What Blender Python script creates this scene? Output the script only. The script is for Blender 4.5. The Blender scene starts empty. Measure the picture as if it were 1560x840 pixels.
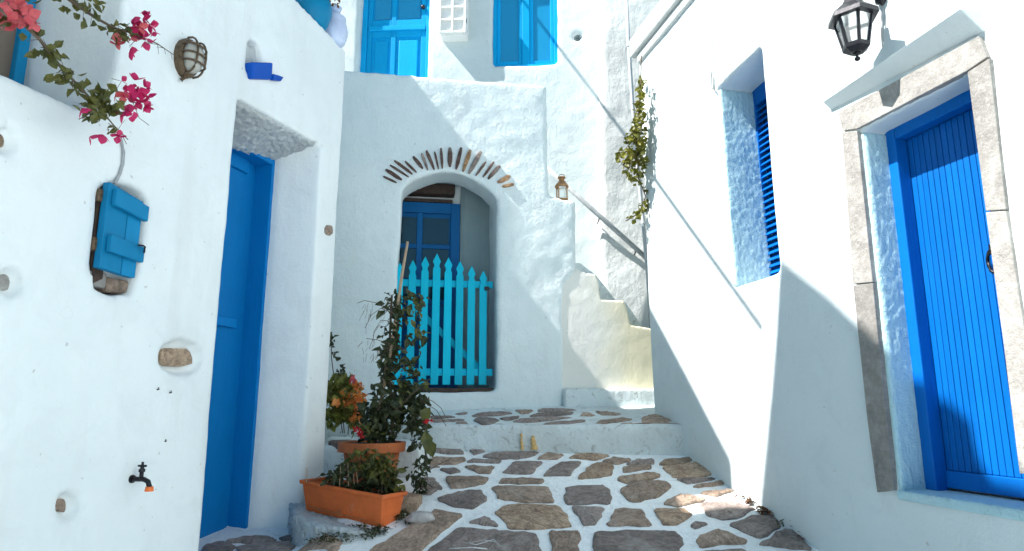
import bpy, bmesh, math, random
from mathutils import Vector, Matrix, noise
random.seed(7)
SC = bpy.context.scene
COL = SC.collection
R_ = math.radians

# ------------------------------------------------------------------ camera, sky, sun, exposure
CAMZ = 1.92
PITCH = math.atan(0.196)
cam_d = bpy.data.cameras.new('camera'); cam = bpy.data.objects.new('camera', cam_d); COL.objects.link(cam)
cam.location = (0, 0, CAMZ); cam.rotation_euler = (math.pi/2 + PITCH, 0, 0)
cam_d.sensor_width = 36; cam_d.lens = 36*1000/1560; cam_d.clip_end = 500; cam_d.clip_start = 0.02
SC.camera = cam
SUN = Vector((1.0, 0.27, -1.25)).normalized()
el = math.asin(-SUN.z); az = math.atan2(-SUN.x, -SUN.y)
w = bpy.data.worlds.new('World'); SC.world = w; w.use_nodes = True
nt = w.node_tree; nt.nodes.clear()
sky = nt.nodes.new('ShaderNodeTexSky'); sky.sky_type = 'NISHITA'; sky.sun_disc = False
sky.sun_elevation = el; sky.sun_rotation = az % (2*math.pi)
sky.air_density = 1.0; sky.dust_density = 0.6; sky.ozone_density = 1.0
bg = nt.nodes.new('ShaderNodeBackground'); bg.inputs[1].default_value = 0.055
ow = nt.nodes.new('ShaderNodeOutputWorld')
tint = nt.nodes.new('ShaderNodeMix'); tint.data_type = 'RGBA'; tint.blend_type = 'MULTIPLY'; tint.inputs[0].default_value = 1
tint.inputs[7].default_value = (.60, .95, 1.0, 1)      # the photograph's cool white balance
nt.links.new(sky.outputs[0], tint.inputs[6]); nt.links.new(tint.outputs[2], bg.inputs[0]); nt.links.new(bg.outputs[0], ow.inputs[0])
sd = bpy.data.lights.new('sun', 'SUN'); sun = bpy.data.objects.new('sun', sd); COL.objects.link(sun)
sd.energy = 5.0; sd.angle = R_(0.5); sd.color = (1.0, 0.97, 0.92)
sun.rotation_euler = SUN.to_track_quat('-Z', 'Y').to_euler(); sun.location = (-8, -2, 12)
SC.view_settings.view_transform = 'Standard'; SC.view_settings.look = 'None'
SC.view_settings.exposure = 1.34; SC.view_settings.gamma = 1.0
SC.cycles.max_bounces = 12; SC.cycles.diffuse_bounces = 8; SC.cycles.glossy_bounces = 4
SC.cycles.use_denoising = True
SC.cycles.sample_clamp_indirect = 6

# ------------------------------------------------------------------ materials
def new_mat(name):
    m = bpy.data.materials.new(name); m.use_nodes = True
    n = m.node_tree; b = n.nodes['Principled BSDF']
    return m, n, b
def mk(n, t, **kw):
    x = n.nodes.new(t)
    for k, v in kw.items():
        if hasattr(x, k): setattr(x, k, v)
        else: x.inputs[k].default_value = v
    return x
def ramp(n, src, stops):
    r = n.nodes.new('ShaderNodeValToRGB'); e = r.color_ramp.elements
    while len(e) < len(stops): e.new(0.5)
    for i, (p, c) in enumerate(stops):
        e[i].position = p; e[i].color = (*c, 1) if len(c) == 3 else c
    n.links.new(src, r.inputs[0]); return r.outputs[0]
def mixc(n, fac, a, b):
    m = n.nodes.new('ShaderNodeMix'); m.data_type = 'RGBA'
    for s, v in ((m.inputs[6], a), (m.inputs[7], b)):
        if isinstance(v, tuple): s.default_value = (*v, 1)
        else: n.links.new(v, s)
    if isinstance(fac, float): m.inputs[0].default_value = fac
    else: n.links.new(fac, m.inputs[0])
    return m.outputs[2]
def texn(n, scale, detail=4, rough=0.55, dist=0.0, coord='Object', stretch=None):
    tc = n.nodes.new('ShaderNodeTexCoord'); src = tc.outputs[coord]
    if stretch:
        mp = n.nodes.new('ShaderNodeMapping'); mp.inputs['Scale'].default_value = stretch
        n.links.new(src, mp.inputs[0]); src = mp.outputs[0]
    t = n.nodes.new('ShaderNodeTexNoise'); t.inputs['Scale'].default_value = scale
    t.inputs['Detail'].default_value = detail; t.inputs['Roughness'].default_value = rough
    t.inputs['Distortion'].default_value = dist
    n.links.new(src, t.inputs['Vector']); return t.outputs[0]
def bump(n, b, hs):
    prev = None
    for h, st, di in hs:
        bp = n.nodes.new('ShaderNodeBump'); bp.inputs['Strength'].default_value = st; bp.inputs['Distance'].default_value = di
        n.links.new(h, bp.inputs['Height'])
        if prev: n.links.new(prev, bp.inputs['Normal'])
        prev = bp.outputs[0]
    n.links.new(prev, b.inputs['Normal'])

def whitewash(name, base=(.70, .765, .775), dirt=(.50, .54, .54), amt=.35, rough_bump=.5, fine=45, speck=True, streak=0.25, grime=0.0):
    m, n, b = new_mat(name)
    big = texn(n, 0.9, 5, .6)
    f1 = ramp(n, big, [(.42, (0, 0, 0)), (.75, (amt,)*3)])
    c = mixc(n, f1, base, dirt)
    st = texn(n, 2.2, 4, .6, stretch=(1.6, 1.6, .22))
    f3 = ramp(n, st, [(.52, (0, 0, 0)), (.74, (streak,)*3)])
    c = mixc(n, f3, c, (.60, .60, .58))
    if speck:
        sp = texn(n, 26, 2, .5)
        f2 = ramp(n, sp, [(.725, (0, 0, 0)), (.76, (.55,)*3)])
        c = mixc(n, f2, c, (.38, .36, .33))
    # hairline cracks and brushed-over patches
    tc = n.nodes.new('ShaderNodeTexCoord'); wn = n.nodes.new('ShaderNodeTexNoise'); wn.inputs['Scale'].default_value = 3.5; n.links.new(tc.outputs['Object'], wn.inputs['Vector'])
    vm_ = n.nodes.new('ShaderNodeVectorMath'); vm_.operation = 'MULTIPLY_ADD'; vm_.inputs[1].default_value = (.35, .35, .35); n.links.new(wn.outputs['Color'], vm_.inputs[0]); n.links.new(tc.outputs['Object'], vm_.inputs[2])
    vo = n.nodes.new('ShaderNodeTexVoronoi'); vo.feature = 'DISTANCE_TO_EDGE'; vo.inputs['Scale'].default_value = 1.7; n.links.new(vm_.outputs[0], vo.inputs['Vector'])
    ck = ramp(n, vo.outputs['Distance'], [(.0, (.12, .12, .12)), (.003, (0, 0, 0))])
    gate_ = ramp(n, texn(n, 1.3, 3), [(.5, (0, 0, 0)), (.62, (1, 1, 1))])
    mm = n.nodes.new('ShaderNodeMath'); mm.operation = 'MULTIPLY'; n.links.new(ck, mm.inputs[0]); n.links.new(gate_, mm.inputs[1])
    c = mixc(n, mm.outputs[0], c, (.42, .42, .40))
    pt_ = ramp(n, texn(n, 4.5, 6, .7, .6), [(.5, (0, 0, 0)), (.62, (.3,)*3)])
    c = mixc(n, pt_, c, tuple(x*.86 for x in base))
    if grime:
        c = mixc(n, ramp(n, texn(n, 11, 6, .75, 1.0), [(.55, (0, 0, 0)), (.66, (min(.9, .7*grime),)*3)]), c, (.27, .26, .23))
    n.links.new(c, b.inputs['Base Color'])
    b.inputs['Roughness'].default_value = .92; b.inputs['Specular IOR Level'].default_value = .15
    bump(n, b, [(texn(n, 7, 5, .6), .4*rough_bump, .025), (texn(n, 16, 5, .65, .8, stretch=(1, 1, .35)), .5*rough_bump, .012), (texn(n, fine, 6, .7), .7*rough_bump, .008)])
    return m
def paint(name, col, worn=None, rough=.45, grain=True, wear=.25):
    m, n, b = new_mat(name)
    c = tuple(col)
    big = texn(n, 3.5, 5, .6)
    f = ramp(n, big, [(.35, (0, 0, 0)), (.8, (wear,)*3)])
    d = worn or tuple(min(1, x*1.35 + .003) for x in col)
    cc = mixc(n, f, c, d)
    gr = texn(n, 9, 5, .7, stretch=(6, 6, .5))
    f2 = ramp(n, gr, [(.4, (0, 0, 0)), (.75, (.22,)*3)])
    cc = mixc(n, f2, cc, tuple(x*.6 for x in col))
    oi = n.nodes.new('ShaderNodeObjectInfo'); hs = n.nodes.new('ShaderNodeHueSaturation'); mr = n.nodes.new('ShaderNodeMapRange')
    mr.inputs[3].default_value = .86; mr.inputs[4].default_value = 1.10; n.links.new(oi.outputs['Random'], mr.inputs[0]); n.links.new(mr.outputs[0], hs.inputs['Value']); n.links.new(cc, hs.inputs['Color'])
    chip = ramp(n, texn(n, 22, 6, .75, .5), [(.70, (0, 0, 0)), (.74, (.55,)*3)])
    cc = mixc(n, chip, hs.outputs[0], tuple(x*.45 + .02 for x in col))
    fade = ramp(n, texn(n, 2.2, 5, .7), [(.5, (0, 0, 0)), (.75, (.18,)*3)])
    cc = mixc(n, fade, cc, tuple(x*.85 + .022 for x in col))
    n.links.new(cc, b.inputs['Base Color'])
    b.inputs['Roughness'].default_value = rough; b.inputs['Specular IOR Level'].default_value = .12
    bump(n, b, [(gr, .5 if grain else .1, .004), (texn(n, 30, 4, .7), .3, .003)])
    return m
def stone(name, cols, scale=7, rb=.7, fol=True):
    m, n, b = new_mat(name)
    oi = n.nodes.new('ShaderNodeObjectInfo')
    tc = n.nodes.new('ShaderNodeTexCoord')
    ad = n.nodes.new('ShaderNodeVectorMath'); ad.operation = 'ADD'
    n.links.new(tc.outputs['Object'], ad.inputs[0]); n.links.new(oi.outputs['Location'], ad.inputs[1])
    def nz(s, d=5, r=.6, di=0.0):
        t = n.nodes.new('ShaderNodeTexNoise'); t.inputs['Scale'].default_value = s; t.inputs['Detail'].default_value = d
        t.inputs['Roughness'].default_value = r; t.inputs['Distortion'].default_value = di
        n.links.new(ad.outputs[0], t.inputs['Vector']); return t.outputs[0]
    a = nz(scale, 8, .72, .3)
    mp = n.nodes.new('ShaderNodeMapping'); mp.inputs['Scale'].default_value = (5, 13, 9); 
    vr = n.nodes.new('ShaderNodeVectorRotate'); vr.rotation_type = 'Z_AXIS'; an = n.nodes.new('ShaderNodeMath'); an.operation = 'MULTIPLY'; an.inputs[1].default_value = 6.28
    n.links.new(oi.outputs['Random'], an.inputs[0]); n.links.new(an.outputs[0], vr.inputs['Angle']); n.links.new(ad.outputs[0], vr.inputs['Vector']); n.links.new(vr.outputs[0], mp.inputs[0]); fo = n.nodes.new('ShaderNodeTexNoise'); fo.inputs['Scale'].default_value = 1.6; fo.inputs['Detail'].default_value = 7; fo.inputs['Roughness'].default_value = .7; fo.inputs['Distortion'].default_value = 1.6
    n.links.new(mp.outputs[0], fo.inputs['Vector'])
    k = len(cols)
    c = ramp(n, a, [(.3 + .4*i/(k-1), cols[i]) for i in range(k)])
    if fol: c = mixc(n, ramp(n, fo.outputs[0], [(.40, (.55,)*3), (.56, (0, 0, 0))]), c, tuple(x*.62 for x in cols[0]))
    c = mixc(n, ramp(n, nz(38, 5, .75), [(.50, (0, 0, 0)), (.66, (.45,)*3)]), c, tuple(min(1, x*1.25) for x in cols[-1]))
    hs = n.nodes.new('ShaderNodeHueSaturation')
    mr = n.nodes.new('ShaderNodeMapRange'); mr.inputs[3].default_value = .78; mr.inputs[4].default_value = 1.3
    n.links.new(oi.outputs['Random'], mr.inputs[0]); n.links.new(mr.outputs[0], hs.inputs['Value'])
    n.links.new(c, hs.inputs['Color'])
    pale = ramp(n, nz(2.6, 6, .7, .5), [(.56, (0, 0, 0)), (.72, (.5,)*3)])
    c2 = mixc(n, pale, hs.outputs[0], (.52, .50, .46))
    n.links.new(c2, b.inputs['Base Color']); b.inputs['Roughness'].default_value = .8
    bump(n, b, [(fo.outputs[0] if fol else nz(9, 7, .7), rb, .03), (nz(14, 8, .75, .2), rb, .03), (nz(60, 5, .75), .8, .008)])
    return m
def plain(name, col, rough=.6, metal=0.0, bs=0.3, scale=25, var=.25, trans=0.0):
    m, n, b = new_mat(name)
    t = texn(n, scale, 5, .6)
    f = ramp(n, t, [(.3, (0, 0, 0)), (.75, (1, 1, 1))])
    c = mixc(n, f, tuple(x*(1-var) for x in col), tuple(min(1, x*(1+var)) for x in col))
    n.links.new(c, b.inputs['Base Color']); b.inputs['Roughness'].default_value = rough; b.inputs['Metallic'].default_value = metal
    if trans: b.inputs['Transmission Weight'].default_value = trans
    bump(n, b, [(t, bs, .004)])
    return m
def leafmat(name, c1, c2, c3=None):
    m, n, b = new_mat(name)
    t = texn(n, 14, 3, .6)
    st = [(.35, c1), (.65, c2)] + ([(.72, c3)] if c3 else [])
    n.links.new(ramp(n, t, st), b.inputs['Base Color']); b.inputs['Roughness'].default_value = .5
    b.inputs['Subsurface Weight'].default_value = 0.0
    tr = n.nodes.new('ShaderNodeBsdfTranslucent'); n.links.new(ramp(n, t, st), tr.inputs[0])
    mx = n.nodes.new('ShaderNodeMixShader'); mx.inputs[0].default_value = .25
    n.links.new(b.outputs[0], mx.inputs[1]); n.links.new(tr.outputs[0], mx.inputs[2])
    n.links.new(mx.outputs[0], n.nodes['Material Output'].inputs[0])
    return m

M = {}
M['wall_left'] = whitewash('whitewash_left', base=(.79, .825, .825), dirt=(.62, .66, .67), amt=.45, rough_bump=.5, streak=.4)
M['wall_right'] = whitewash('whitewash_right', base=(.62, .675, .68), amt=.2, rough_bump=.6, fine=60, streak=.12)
M['wall_tower'] = whitewash('whitewash_tower', dirt=(.50, .60, .63), amt=.6, rough_bump=1.0, fine=28)
M['wall_back'] = whitewash('whitewash_back', base=(.58, .645, .655), amt=.4, rough_bump=.9)
M['wall_rough'] = whitewash('whitewash_rough', base=(.59, .61, .60), dirt=(.40, .40, .385), amt=.7, rough_bump=1.2, fine=22, streak=.5)
M['rough_grey'] = whitewash('rough_grey_plaster', base=(.50, .53, .54), dirt=(.33, .34, .34), amt=.9, rough_bump=1.6, fine=30)
M['step'] = whitewash('whitewash_step', base=(.70, .77, .78), dirt=(.38, .39, .37), amt=.8, rough_bump=1.6, fine=24, grime=1)
M['kerb'] = whitewash('grimy_kerb', base=(.50, .55, .57), dirt=(.27, .27, .25), amt=.9, rough_bump=2.0, fine=24, grime=1.3)
M['joint'] = whitewash('whitewash_joints', base=(.90, .93, .93), dirt=(.62, .63, .61), amt=.5, rough_bump=2.2, fine=24, streak=.1, grime=.35)
M['reveal_blue'] = whitewash('pale_blue_limewash', base=(.47, .68, .73), dirt=(.40, .60, .66), amt=.5, rough_bump=2.6, fine=26, speck=False)
M['blue_left'] = paint('blue_door_paint', (.001, .17, .46), rough=.5)
M['blue_right'] = paint('bright_blue_paint', (.002, .115, .42), rough=.38)
M['blue_back'] = paint('sky_blue_paint', (.004, .33, .66), rough=.4)
M['blue_dark'] = paint('deep_blue_paint', (.006, .10, .28), rough=.4)
M['turq'] = paint('turquoise_paint', (.004, .47, .66), rough=.45)
M['blue_small'] = paint('teal_blue_paint', (.006, .20, .40), rough=.5)
M['royal'] = paint('royal_blue_paint', (.003, .07, .38), rough=.45)
M['stone_grey'] = stone('grey_slate', [(.15, .118, .105), (.285, .225, .20), (.41, .335, .295)])
M['stone_brown'] = stone('brown_schist', [(.18, .125, .09), (.37, .265, .20), (.53, .40, .31)])
M['stone_tan'] = stone('tan_schist', [(.22, .13, .085), (.52, .36, .245), (.70, .53, .38)], scale=9, rb=1.0)
M['stone_red'] = stone('rust_slate', [(.05, .03, .025), (.13, .07, .055), (.2, .14, .12)], scale=12)
M['stone_ochre'] = stone('ochre_slate', [(.12, .06, .03), (.36, .2, .09), (.5, .36, .22)], scale=16)
M['marble'] = stone('weathered_marble', [(.19, .178, .165), (.275, .258, .238), (.36, .345, .325)], scale=9, rb=.3, fol=False)
def terra(name, col):
    m, n, b = new_mat(name)
    c = mixc(n, ramp(n, texn(n, 5, 6, .7), [(.35, (0, 0, 0)), (.7, (1, 1, 1))]), tuple(x*.7 for x in col), col)
    c = mixc(n, ramp(n, texn(n, 9, 7, .75, .6), [(.58, (0, 0, 0)), (.74, (.4,)*3)]), c, (.55, .42, .33))
    c = mixc(n, ramp(n, texn(n, 6, 4, .6, stretch=(1, 1, .2)), [(.55, (0, 0, 0)), (.75, (.5,)*3)]), c, tuple(x*.35 for x in col))
    n.links.new(c, b.inputs['Base Color']); b.inputs['Roughness'].default_value = .75
    bump(n, b, [(texn(n, 14, 5, .7), .3, .006), (texn(n, 70, 3), .3, .002)]); return m
M['terracotta'] = terra('terracotta', (.70, .145, .028))
M['terra_dark'] = terra('terracotta_dark', (.50, .13, .035))
M['soil'] = plain('soil', (.05, .035, .025), .95, bs=1.0, scale=60, var=.5)
M['iron'] = plain('black_iron', (.018, .017, .022), .4, .5, .3, 60)
M['rust'] = plain('rusty_brass', (.13, .085, .05), .55, .5, .5, 50, .5)
M['copper'] = plain('aged_copper', (.42, .22, .10), .45, .5, .3, 40, .3)
M['wood_dark'] = plain('old_wood', (.05, .03, .022), .8, 0, .8, 30, .5)
M['cane'] = plain('cane', (.36, .26, .17), .7, 0, .4, 40, .3)
M['twig'] = plain('twig', (.10, .07, .045), .8, 0, .4, 40, .4)
M['cable_white'] = plain('white_cable', (.6, .6, .58), .6, 0, .1)
M['cable_grey'] = plain('grey_cable', (.35, .37, .38), .6, 0, .1)
M['pipe_grey'] = plain('grey_pipe', (.42, .45, .47), .6, 0, .2, 10, .15)
M['wood_pale'] = plain('pale_wood', (.62, .52, .38), .7, 0, .5, 40, .25)
M['orange'] = plain('orange_plastic', (.80, .16, .02), .4)
M['metal_white'] = plain('white_metal', (.74, .74, .72), .5, 0, .1, 30, .08)
M['rock'] = plain('pale_rock', (.38, .36, .35), .85, 0, .8, 18, .3)
M['ochre_paint'] = plain('ochre_stain', (.62, .40, .16), .9, 0, .6, 40, .25)
M['white_paint'] = plain('white_paint_stroke', (.66, .66, .64), .9, 0, .6, 50, .2)
M['pot_blue'] = paint('blue_pot_glaze', (.006, .19, .36), rough=.35, grain=False)
M['pot_pale'] = plain('pale_blue_glaze', (.52, .60, .78), .5, 0, .2, 15, .1)
M['leaf_dark'] = leafmat('dark_leaf', (.022, .03, .010), (.055, .068, .02), (.12, .12, .035))
M['leaf_mid'] = leafmat('olive_leaf', (.05, .06, .014), (.13, .125, .02), (.2, .17, .03))
M['leaf_vine'] = leafmat('vine_leaf', (.075, .08, .006), (.20, .19, .015), (.38, .32, .04))
M['leaf_ger'] = leafmat('geranium_leaf', (.10, .11, .02), (.28, .28, .05), (.45, .38, .09))
M['leaf_orange'] = leafmat('orange_leaf', (.60, .17, .035), (.85, .32, .08), (.9, .45, .16))
M['leaf_brown'] = leafmat('dry_leaf', (.07, .03, .012), (.20, .085, .03), (.3, .15, .06))
M['moss'] = leafmat('moss', (.03, .035, .008), (.08, .08, .016), (.12, .1, .03))
M['bract'] = leafmat('magenta_bract', (.50, .012, .10), (.66, .035, .17), (.75, .09, .2))
M['bract_pale'] = leafmat('coral_bract', (.58, .08, .10), (.68, .16, .17), (.7, .25, .2))
M['red_petal'] = leafmat('red_petal', (.45, .006, .012), (.6, .02, .02))
def glass(name, col, rough=.08):
    m, n, b = new_mat(name); b.inputs['Base Color'].default_value = (*col, 1); b.inputs['Roughness'].default_value = rough
    b.inputs['Specular IOR Level'].default_value = .8
    bump(n, b, [(texn(n, 5, 2), .04, .01)])
    return m
M['glass_dark'] = glass('dark_glass', (.006, .03, .05))
M['glass_brown'] = glass('dusty_glass', (.15, .11, .08), .35)
M['glass_blue'] = glass('blue_glass', (.008, .24, .46), .25)
m, n, b = new_mat('lamp_glass'); b.inputs['Base Color'].default_value = (.92, .95, .95, 1); b.inputs['Transmission Weight'].default_value = .85
b.inputs['Roughness'].default_value = .25; b.inputs['IOR'].default_value = 1.2; M['lamp_glass'] = m
m, n, b = new_mat('frosted_glass'); b.inputs['Base Color'].default_value = (.62, .60, .54, 1); b.inputs['Transmission Weight'].default_value = .35
b.inputs['Roughness'].default_value = .4; M['frost_glass'] = m
# stair wall: white lime, warm bounce light painted in cream towards its right end
m = whitewash('limewash_warm_bounce', base=(.78, .77, .74), amt=.35, rough_bump=.5, streak=.15); n = m.node_tree; b = n.nodes['Principled BSDF']
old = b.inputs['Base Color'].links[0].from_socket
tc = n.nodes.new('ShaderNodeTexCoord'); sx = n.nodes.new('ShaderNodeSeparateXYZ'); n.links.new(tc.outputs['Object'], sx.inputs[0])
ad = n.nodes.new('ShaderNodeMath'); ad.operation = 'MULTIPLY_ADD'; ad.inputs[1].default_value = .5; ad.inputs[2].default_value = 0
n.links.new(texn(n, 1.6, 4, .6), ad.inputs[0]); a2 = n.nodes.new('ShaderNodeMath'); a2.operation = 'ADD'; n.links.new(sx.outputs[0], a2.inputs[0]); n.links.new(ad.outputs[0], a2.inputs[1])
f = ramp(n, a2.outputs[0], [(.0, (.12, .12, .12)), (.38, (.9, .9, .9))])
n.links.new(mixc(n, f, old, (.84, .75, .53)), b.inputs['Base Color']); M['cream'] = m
M['inner'] = whitewash('inner_dark_grey', base=(.23, .31, .33), dirt=(.16, .2, .22), amt=.5)

# ------------------------------------------------------------------ object helpers
ORG = {}
def link(o, parent=None, origin=(0, 0, 0)):
    COL.objects.link(o); origin = Vector(origin)
    if parent is not None:
        o.parent = parent; o.location = origin - ORG[parent.name]
    else: o.location = origin
    ORG[o.name] = origin
    return o
def tag(o, label=None, cat=None, group=None, kind=None):
    for k, v in (('label', label), ('category', cat), ('group', group), ('kind', kind)):
        if v: o[k] = v
    return o
def thing(name, loc, label, cat, group=None):
    o = bpy.data.objects.new(name, None); o.empty_display_size = .1; link(o, None, loc)
    return tag(o, label, cat, group)

class MB:
    def __init__(s): s.v = []; s.f = []
    def add(s, vs, fs):
        k = len(s.v); s.v += [Vector(x) for x in vs]; s.f += [tuple(i+k for i in f) for f in fs]; return s
    def hexa(s, p):      # 8 points: 0-3 bottom loop, 4-7 top loop
        return s.add(p, [(3, 2, 1, 0), (4, 5, 6, 7), (0, 1, 5, 4), (1, 2, 6, 5), (2, 3, 7, 6), (3, 0, 4, 7)])
    def box(s, P, u0, u1, v0, v1, n0, n1):
        return s.hexa([P.p(u0, v0, n0), P.p(u1, v0, n0), P.p(u1, v0, n1), P.p(u0, v0, n1), P.p(u0, v1, n0), P.p(u1, v1, n0), P.p(u1, v1, n1), P.p(u0, v1, n1)])
    def prism(s, P, poly, n0, n1):
        k = len(poly)
        a = [P.p(u, v, n0) for u, v in poly]; c = [P.p(u, v, n1) for u, v in poly]
        fs = [tuple(range(k)), tuple(reversed(range(k, 2*k)))] + [(i, k+i, k+(i+1) % k, (i+1) % k) for i in range(k)]
        return s.add(a+c, fs)
    def vprism(s, poly, z0, z1):
        k = len(poly); zz1 = z1 if isinstance(z1, (list, tuple)) else [z1]*k
        a = [Vector((x, y, z0)) for x, y in poly]; c = [Vector((x, y, z)) for (x, y), z in zip(poly, zz1)]
        fs = [tuple(reversed(range(k))), tuple(range(k, 2*k))] + [(i, (i+1) % k, k+(i+1) % k, k+i) for i in range(k)]
        return s.add(a+c, fs)
    def tube(s, pts, r, seg=8, r1=None, cap=True):
        pts = [Vector(p) for p in pts]; k = len(pts); base = len(s.v); rings = []
        for i, p in enumerate(pts):
            t = (pts[min(i+1, k-1)] - pts[max(i-1, 0)]).normalized()
            up = Vector((0, 0, 1)) if abs(t.z) < .9 else Vector((1, 0, 0))
            a = t.cross(up).normalized(); c = t.cross(a)
            rr = r if r1 is None else r + (r1-r)*i/max(1, k-1)
            rings.append([p + (a*math.cos(2*math.pi*j/seg) + c*math.sin(2*math.pi*j/seg))*rr for j in range(seg)])
        vs = [q for rg in rings for q in rg]
        fs = [(i*seg+j, i*seg+(j+1) % seg, (i+1)*seg+(j+1) % seg, (i+1)*seg+j) for i in range(k-1) for j in range(seg)]
        if cap: fs += [tuple(reversed(range(seg))), tuple(range((k-1)*seg, k*seg))]
        return s.add(vs, fs)
    def lathe(s, c, prof, seg=24, axis=None, open_=False):
        c = Vector(c); rot = Vector((0, 0, 1)).rotation_difference(Vector(axis)).to_matrix() if axis else Matrix.Identity(3)
        vs = [c + rot @ Vector((r*math.cos(2*math.pi*j/seg), r*math.sin(2*math.pi*j/seg), z)) for r, z in prof for j in range(seg)]
        k = len(prof)
        fs = [(i*seg+j, i*seg+(j+1) % seg, (i+1)*seg+(j+1) % seg, (i+1)*seg+j) for i in range(k-1) for j in range(seg)]
        if not open_: fs += [tuple(reversed(range(seg))), tuple(range((k-1)*seg, k*seg))]
        return s.add(vs, fs)
    def leaf(s, p, d, nrm, L, W, fold=.25, droop=.2):
        d = Vector(d).normalized(); nrm = Vector(nrm); side = d.cross(nrm)
        if side.length < 1e-4: side = d.orthogonal()
        side.normalize(); nn = side.cross(d).normalized(); p = Vector(p)
        m1 = p + d*L*.45; tip = p + d*L - nn*L*droop
        a = m1 + side*W*.5 + nn*W*fold; c = m1 - side*W*.5 + nn*W*fold
        q1 = p + d*L*.15 + side*W*.2; q2 = p + d*L*.15 - side*W*.2
        e1 = p + d*L*.78 + side*W*.3 - nn*L*droop*.5 + nn*W*fold*.6; e2 = p + d*L*.78 - side*W*.3 - nn*L*droop*.5 + nn*W*fold*.6
        return s.add([p, q1, a, e1, tip, e2, c, q2, m1], [(0, 1, 2, 8), (8, 2, 3, 4), (0, 8, 6, 7), (8, 4, 5, 6)])
    def build(s, name, mat, parent=None, smooth=False, bevel=0.0, origin=None, seg=2):
        lo = Vector((min(v.x for v in s.v), min(v.y for v in s.v), min(v.z for v in s.v)))
        hi = Vector((max(v.x for v in s.v), max(v.y for v in s.v), max(v.z for v in s.v)))
        og = Vector(origin) if origin is not None else Vector(((lo.x+hi.x)/2, (lo.y+hi.y)/2, lo.z))
        me = bpy.data.meshes.new(name); me.from_pydata([tuple(v-og) for v in s.v], [], s.f); me.update()
        bm = bmesh.new(); bm.from_mesh(me); bmesh.ops.recalc_face_normals(bm, faces=bm.faces); bm.to_mesh(me); bm.free()
        me.materials.append(mat)
        if smooth: me.polygons.foreach_set('use_smooth', [True]*len(me.polygons))
        o = bpy.data.objects.new(name, me); link(o, parent, og)
        if bevel:
            b = o.modifiers.new('bevel', 'BEVEL'); b.width = bevel; b.segments = seg; b.limit_method = 'ANGLE'; b.angle_limit = R_(40)
        return o

class Plane:
    """a vertical wall plane: u along it, v = height, n = depth behind its face"""
    def __init__(s, O, d, n): s.O = Vector((*O, 0)); s.d = Vector((*d, 0)).normalized(); s.n = Vector((*n, 0)).normalized()
    def p(s, u, v, n=0.0): return s.O + s.d*u + s.n*n + Vector((0, 0, v))
    def hit(s, px, py, n=0.0):
        r = ray(px, py); o = s.O + s.n*n
        t = (o - Vector((0, 0, 0))).dot(s.n) / r.dot(s.n)
        q = r*t; return ((q - s.O).dot(s.d), q.z + CAMZ)
    def uv(s, pts, n=0.0): return [s.hit(x, y, n) for x, y in pts]
CP, SP = math.cos(PITCH), math.sin(PITCH)
def ray(px, py):
    x = (px-780)/1000; u = (420-py)/1000
    return Vector((x, CP - SP*u, SP + CP*u))
def at(px, py, t): r = ray(px, py); return Vector((r.x*t, r.y*t, CAMZ + r.z*t))

LW = Plane((-1.415, 5.15), (.265, 1), (-1, .265))
RW = Plane((1.782, 4.03), (-.2355, 1), (1, .2355))
FW = Plane((0, 6.5), (1, .15), (-.15, 1))
BW = Plane((0, 7.7), (1, -.054), (.054, 1))
CW = Plane((0, 7.25), (1, 0), (0, 1))

def plaster(name, solid, cuts, mat, parent, voxel=.03, smooth=6, amp=.008, seed=0, adds=(), hf=0.0):
    """solid minus cuts, remeshed into soft hand-plastered masonry"""
    def tmp(mb):
        me = bpy.data.meshes.new('tmp'); me.from_pydata([tuple(v) for v in mb.v], [], mb.f)
        bm = bmesh.new(); bm.from_mesh(me); bmesh.ops.recalc_face_normals(bm, faces=bm.faces); bm.to_mesh(me); bm.free()
        o = bpy.data.objects.new('tmp', me); COL.objects.link(o); return o
    o = tmp(solid); junk = []
    for mbs, op in ((adds, 'UNION'), (cuts, 'DIFFERENCE')):
        for c in mbs:
            k = tmp(c); junk.append(k); md = o.modifiers.new('cut', 'BOOLEAN'); md.object = k; md.operation = op; md.solver = 'EXACT'
    r = o.modifiers.new('remesh', 'REMESH'); r.mode = 'VOXEL'; r.voxel_size = voxel; r.use_smooth_shade = True
    if smooth:
        s = o.modifiers.new('smooth', 'SMOOTH'); s.factor = .5; s.iterations = smooth
    bpy.context.view_layer.update()
    ev = o.evaluated_get(bpy.context.evaluated_depsgraph_get())
    me = bpy.data.meshes.new_from_object(ev)
    for k in junk + [o]:
        d = k.data; bpy.data.objects.remove(k); bpy.data.meshes.remove(d)
    off = Vector((seed*13.1, seed*7.7, seed*3.3))
    for v, nr in zip(me.vertices, [x.vector.copy() for x in me.vertex_normals]):
        c = v.co + off
        v.co += nr*(noise.noise(c*.9)*amp*1.3 + noise.noise(c*3.2)*amp*.6 + noise.noise(c*9)*amp*.3 + (noise.noise(Vector((c.x*45, c.y*45, c.z*26)))*hf + abs(noise.noise(c*48))*hf*.7 if hf else 0))
    me.name = name
    xs = [v.co for v in me.vertices]
    og = Vector(((min(c.x for c in xs)+max(c.x for c in xs))/2, (min(c.y for c in xs)+max(c.y for c in xs))/2, min(c.z for c in xs)))
    me.transform(Matrix.Translation(-og)); me.materials.clear(); me.materials.append(mat)
    me.polygons.foreach_set('use_smooth', [True]*len(me.polygons))
    return link(bpy.data.objects.new(name, me), parent, og)

def sstep(a, b, x):
    t = max(0, min(1, (x-a)/(b-a))); return t*t*(3-2*t)
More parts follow.
